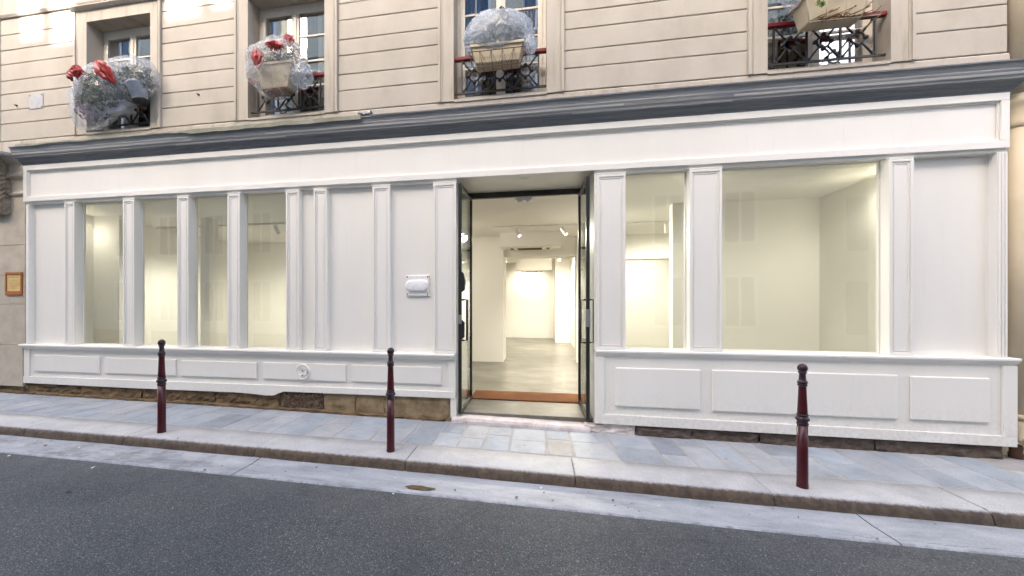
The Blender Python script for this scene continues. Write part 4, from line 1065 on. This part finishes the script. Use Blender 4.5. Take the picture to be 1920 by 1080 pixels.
# ------------------------------------------------------------------ fittings on the shopfront
bl = thing('wall_lamp', 'white bulkhead lamp with an oval diffuser on a square plate beside the doorway', 'wall lamp', (-1.60, .075, 1.815))
bx('back_plate', M['plastic'], bl, -.165, .165, -.028, -.0005, -.14, .14, .006)
pts = []
for k in range(32):
    t = 2 * math.pi * k / 32; cx_ = .085 * (1 if math.cos(t) > 0 else -1)
    pts.append((cx_ + .075 * math.cos(t) - .005, .075 * math.sin(t) + .0))
dmb = MB(); N = len(pts)
for sc_, yy in ((1, -.028), (1, -.042), (.95, -.052), (.80, -.057)):
    for (x_, z_) in pts: dmb.v.append((x_ * sc_, yy, z_ * sc_))
for j in range(3):
    for k in range(N): dmb.face((j * N + k, j * N + (k + 1) % N, (j + 1) * N + (k + 1) % N, (j + 1) * N + k), 0, True)
dmb.face(tuple(3 * N + k for k in range(N)), 0, True); dmb.build('diffuser', M['opal'], bl)
for sx in (-1, 1):
    for sz in (-1, 1): MB().lathe([(.011, -.0281), (.010, -.031), (.003, -.032)], 10, (sx * .145, 0, sz * .118), 'y').build('screw', M['screw'], bl)
gc = thing('gas_cover', 'round white embossed cover fixed to the low panels under the shop window', 'cover', (-3.273, -.004, .597))
MB().lathe([(.112, .0005), (.112, -.018), (.104, -.026), (.096, -.024), (.090, -.016), (.004, -.016)], 32, (0, 0, 0), 'y').build('disc', W, gc)
MB().lathe([(.078, -.0155), (.078, -.022), (.068, -.022), (.068, -.0155)], 28, (0, 0, 0), 'y').build('raised_ring', W, gc)
for zz in (.02, -.05): MB().lathe([(.016, -.0161), (.015, -.024), (.007, -.025), (.006, -.018)], 14, (0, 0, zz), 'y').build('keyhole_boss', M['plate'], gc)
for (a, b) in ((R(40), R(140)), (R(200), R(250)), (R(290), R(340))):
    MB().tube([(.058 * math.cos(a + (b - a) * k / 8), -.018, .058 * math.sin(a + (b - a) * k / 8)) for k in range(9)], .006, 6).build('emboss', W, gc)
bx('latch', M['plate'], gc, .07, .098, -.03, -.0165, -.018, .018, .002)

# ------------------------------------------------------------------ neighbour on the left: stone pilaster with carved bracket and notice
nb = thing('stone_pilaster', 'old beige limestone pilaster with a carved bracket at the edge of the shopfront', 'pilaster')
for (z0, z1, yf) in ((.20, .875, -.01), (.88, 1.55, .02), (1.555, 2.03, .02), (2.035, 2.53, .02), (2.535, 3.34, .02)):
    MB().box(-10.4, -8.325, yf, .5, z0, z1).build('stone_block', M['oldstone'], nb, .006)
MB().prism_x([(.3, 3.343), (.02, 3.343), (-.01, 3.36), (-.015, 3.385), (.01, 3.40), (.02, 3.42), (.02, 3.60), (0, 3.63), (-.04, 3.66), (-.045, 3.70), (-.01, 3.72), (-.01, 3.86), (-.06, 3.9), (-.10, 3.96), (.3, 3.96)], [-10.4, -8.325]).build('moulded_block', M['oldstone'], nb)
br = MB(); prof = [(.02, 3.94), (-.24, 3.92), (-.27, 3.84), (-.25, 3.74), (-.20, 3.62), (-.17, 3.50), (-.18, 3.38), (-.19, 3.30), (-.16, 3.22), (-.10, 3.20), (-.08, 3.13), (-.10, 3.07), (-.06, 3.02), (.02, 3.06)]
n = len(prof); xs = frange(-9.20, -8.62, .035)
for xx in xs:
    fl2 = .018 * math.cos((xx + 8.91) * 38) ; ed = 1 - .25 * max(0, (abs(xx + 8.91) / .3)) ** 3
    for (y, z) in prof:
        q = noise.noise(Vector((xx * 11, z * 13, y * 7)))
        br.v.append((xx, y * ed + (fl2 + .02 * q if y < 0 else 0), z + .01 * q))
for i in range(len(xs) - 1):
    for k in range(n): br.face((i * n + k, i * n + (k + 1) % n, (i + 1) * n + (k + 1) % n, (i + 1) * n + k), 0, True)
br.face(tuple(range(n))); br.face(tuple((len(xs) - 1) * n + k for k in reversed(range(n))))
br.build('carved_bracket', M['carved'], nb)
# scrolls and leaf ribs cut into the side of the bracket
for (cy_, cz_, r0, turns, sgn) in ((-.135, 3.80, .095, 2.2, 1), (-.085, 3.13, .05, 1.8, -1)):
    pts = []; sv = MB()
    for k in range(40):
        f = k / 39; a = sgn * f * turns * 2 * math.pi + (.5 if sgn > 0 else 2.2); r = r0 * (1 - .85 * f)
        pts.append((-8.618 + .010 * f, cy_ + r * math.cos(a), cz_ + r * math.sin(a)))
    sv.tube(pts, [.016 * (1 - .5 * k / 39) for k in range(40)], 7); sv.build('scroll', M['carved'], nb)
for k in range(6):
    z_ = 3.66 - k * .075; lf = MB()
    lf.tube([(-8.622, -.01, z_ + .03), (-8.612, -.07, z_ + .045), (-8.610, -.125 + k * .006, z_ + .01), (-8.618, -.165 + k * .010, z_ - .05)], [.012, .022, .018, .006], 7)
    lf.build('carved_leaf', M['carved'], nb)
cap = MB(); cap.prism_x([(.05, 4.02), (-.32, 3.985), (-.325, 3.955), (.05, 3.962)], [-10.4, -8.40]); cap.build('bracket_flashing', M['lead'], nb)
ntc = thing('notice_frame', 'orange wooden frame holding a yellowed paper notice on the stone pilaster', 'notice', (-8.54, .02, 1.895))
fr = MB()
for (a, b, c, d) in ((-.175, -.145, -.19, .19), (.145, .175, -.19, .19), (-.145, .145, .155, .19), (-.145, .145, -.19, -.125)): fr.box(a, b, -.022, -.0005, c, d)
fr.build('frame', M['wood'], ntc, .003); bx('paper', M['paper'], ntc, -.145, .145, -.010, -.0006, -.125, .155)
ln = MB(); r_ = random.Random(2)
for k in range(9):
    if k in (2,): continue
    wl = r_.uniform(.07, .115); ln.box(-wl + .01, wl - .01, -.0112, -.0101, .125 - k * .026, .129 - k * .026)
ln.build('printed_line', M['ink'], ntc)

# ------------------------------------------------------------------ neighbour on the right: cream wall, drainpipe, outlet
cw = tag(bx('cream_wall', M['cream'], None, 5.03, 12, .20, .6, -.5, 7.2), 'plain cream rendered wall beyond the shopfront end post', 'wall')
dp = thing('drainpipe', 'thick cream drainpipe with collars beside the shopfront end post', 'drainpipe', (5.125, .095, 0))
MB().lathe([(.085, .36), (.085, 3.52)], 24).build('pipe', M['cream'], dp); MB().lathe([(.085, 3.80), (.085, 7.2)], 24).build('pipe', M['cream'], dp)
MB().lathe([(.086, 3.46), (.100, 3.48), (.104, 3.52), (.092, 3.545), (.092, 3.70), (.106, 3.72), (.110, 3.76), (.098, 3.79), (.087, 3.82)], 24).build('collar', M['cream'], dp)
MB().lathe([(.088, .34), (.10, .345), (.10, .385), (.088, .39)], 24).build('collar', M['cream'], dp)
MB().tube([(0, 0, .36), (0, -.01, .24), (.01, -.06, .15), (.03, -.115, .10)], [.075, .075, .07, .07], 16).build('elbow', M['cream'], dp)
MB().lathe([(.085, 0), (.085, -.04), (.05, -.045), (.045, -.01)], 20, (.035, -.10, .12), 'y').build('outlet', M['cream'], dp)
MB().lathe([(.05, -.16), (.055, -.10), (.045, -.08), (.05, -.02), (.04, 0)], 14, (.0, .0, .05)).build('rusty_foot', M['copper'], dp)

# ------------------------------------------------------------------ bollards
def bollard():
    t = thing('bollard', '', 'bollard', (0, 0, 0), 'turned maroon bollards along the kerb')
    low = [(.048, -.03), (.047, .0), (.045, .06), (.0435, .30), (.0425, .558)]
    MB().lathe(low, 28).build('lower_shaft', M['maroon'], t)
    MB().lathe([(.043, .558), (.047, .562), (.048, .572), (.043, .580), (.042, .592), (.054, .600), (.056, .610), (.054, .620), (.042, .630), (.041, .638), (.046, .643), (.046, .651), (.040, .656)], 28).build('middle_ring', M['darktop'], t)
    MB().lathe([(.040, .656), (.0395, .68), (.034, .80), (.0305, .895), (.031, .905)], 28).build('upper_shaft', M['maroon'], t)
    MB().lathe([(.031, .905), (.038, .908), (.040, .916), (.036, .923), (.036, .928), (.042, .934), (.042, .942), (.034, .952), (.028, .965), (.0255, 1.0), (.0255, 1.018), (.035, 1.022), (.036, 1.029), (.027, 1.036), (.020, 1.040)], 28).build('neck', M['darktop'], t)
    ball = [(.020 if k == 0 else max(.001, .041 * math.sin(math.pi * (.17 + .83 * k / 12))), 1.064 - .040 * math.cos(math.pi * (.17 + .83 * k / 12))) for k in range(13)]
    MB().lathe(ball, 28).build('ball_finial', M['darktop'], t)
    for c_ in children(t):
        for v_ in c_.data.vertices: v_.co.x *= .93; v_.co.y *= .93
    return t
b0 = bollard(); kids = children(b0)
b0.location = (-4.405, -1.068, g(-4.405)); b0['label'] = 'turned maroon bollard on the kerb in front of the narrow shop panes'
dup(b0, (-1.532, -1.07, g(-1.532)), 'turned maroon bollard on the kerb just beside the open doorway', kids)
dup(b0, (2.352, -1.072, g(2.352)), 'turned maroon bollard on the kerb in front of the wide right shop panel', kids)

# ------------------------------------------------------------------ the house across the street (it lights and shades this side, and the upper panes mirror it)
YO = -10.0
fb = thing('townhouse', 'pale house across the street with tall windows, mirrored in the upper panes', 'building', (0, YO, 0))
TE = math.tan(R(SUN_EL)) / math.cos(R(SUN_AZ)); SH = math.tan(R(SUN_AZ)) * 10.0
HR = 5.6 + 10 * TE                      # eaves: skims the facade at 5.6 m
wb = MB(); wb.box(-48, 9.5, -.4, 0, -1, HR - .15); wb.build('wall', M['farwall'], fb)
bx('roof', M['slate'], fb, -48, 9.5, -9, .35, HR - .149, HR + .0)
bx('eaves_band', M['farwall'], fb, -48, 9.5, .0, .25, HR - .6, HR - .2)
bx('end_wall', M['farwall'], fb, 9.2, 9.499, -9, -.401, -1, HR - .15)
nh = thing('low_house', 'lower pale house further along the far side of the street, seen only in reflection', 'building', (0, YO, 0))
bx('wall', M['farwall'], nh, 9.51, 60, -8, -.3, -2, 6.4); bx('roof', M['slate'], nh, 9.51, 60, -8.2, -.05, 6.401, 6.7)
for q_ in range(9):
    for zf in (.4, 3.4): bx('window', M['farglass'], nh, 11 + q_ * 2.6, 12.2 + q_ * 2.6, -.3005, -.27, zf, zf + 1.9)
k = 0
for zf in (.6, 3.7, 6.6, 9.5, 12.55):
    xx = -30
    while xx < 8.2:
        f = MB()
        for (a, b, c, d) in ((xx, xx + .12, zf, zf + 2.0), (xx + 1.08, xx + 1.2, zf, zf + 2.0), (xx + .12, xx + 1.08, zf + 1.88, zf + 2.0), (xx + .12, xx + 1.08, zf, zf + .1), (xx + .56, xx + .64, zf + .1, zf + 1.88)): f.box(a, b, .0005, .07, c, d)
        if zf > 12 and -12.2 < xx < -6.6: xx += 2.45; continue
        if zf > 12: f.v = [(a_, b_ + .101, c_) for a_, b_, c_ in f.v]
        fo = f.build('window', M['plastic'], fb)
        MB().box(xx + .121, xx + 1.079, .0006 + (.101 if zf > 12 else 0), .02 + (.101 if zf > 12 else 0), zf + .101, zf + 1.879).build('pane', M['farglass'], fo)
        xx += 2.45
# unseen blocks added on the roof; their gaps shape the sun patches on the facade
HT = 2.4
gaps = [(-8.55, -8.02, .35), (-7.92, -7.30, 0), (-5.70, -5.02, .36), (-4.90, -4.48, .42)]
xprev = -44.0
for (a, b, sill_) in gaps:
    xa, xb = a - SH, b - SH
    bx('roof_sun_block', M['farwall'], fb, xprev, xa, -.30, .10, HR + .0005, HR + HT)
    if sill_: bx('gap_sun_block', M['farwall'], fb, xa + .0005, xb - .0005, -.25, .05, HR + .0005, HR + sill_)
    xprev = xb
bx('roof_sun_block', M['farwall'], fb, xprev, 9.4, -.30, .10, HR + .0005, HR + HT)
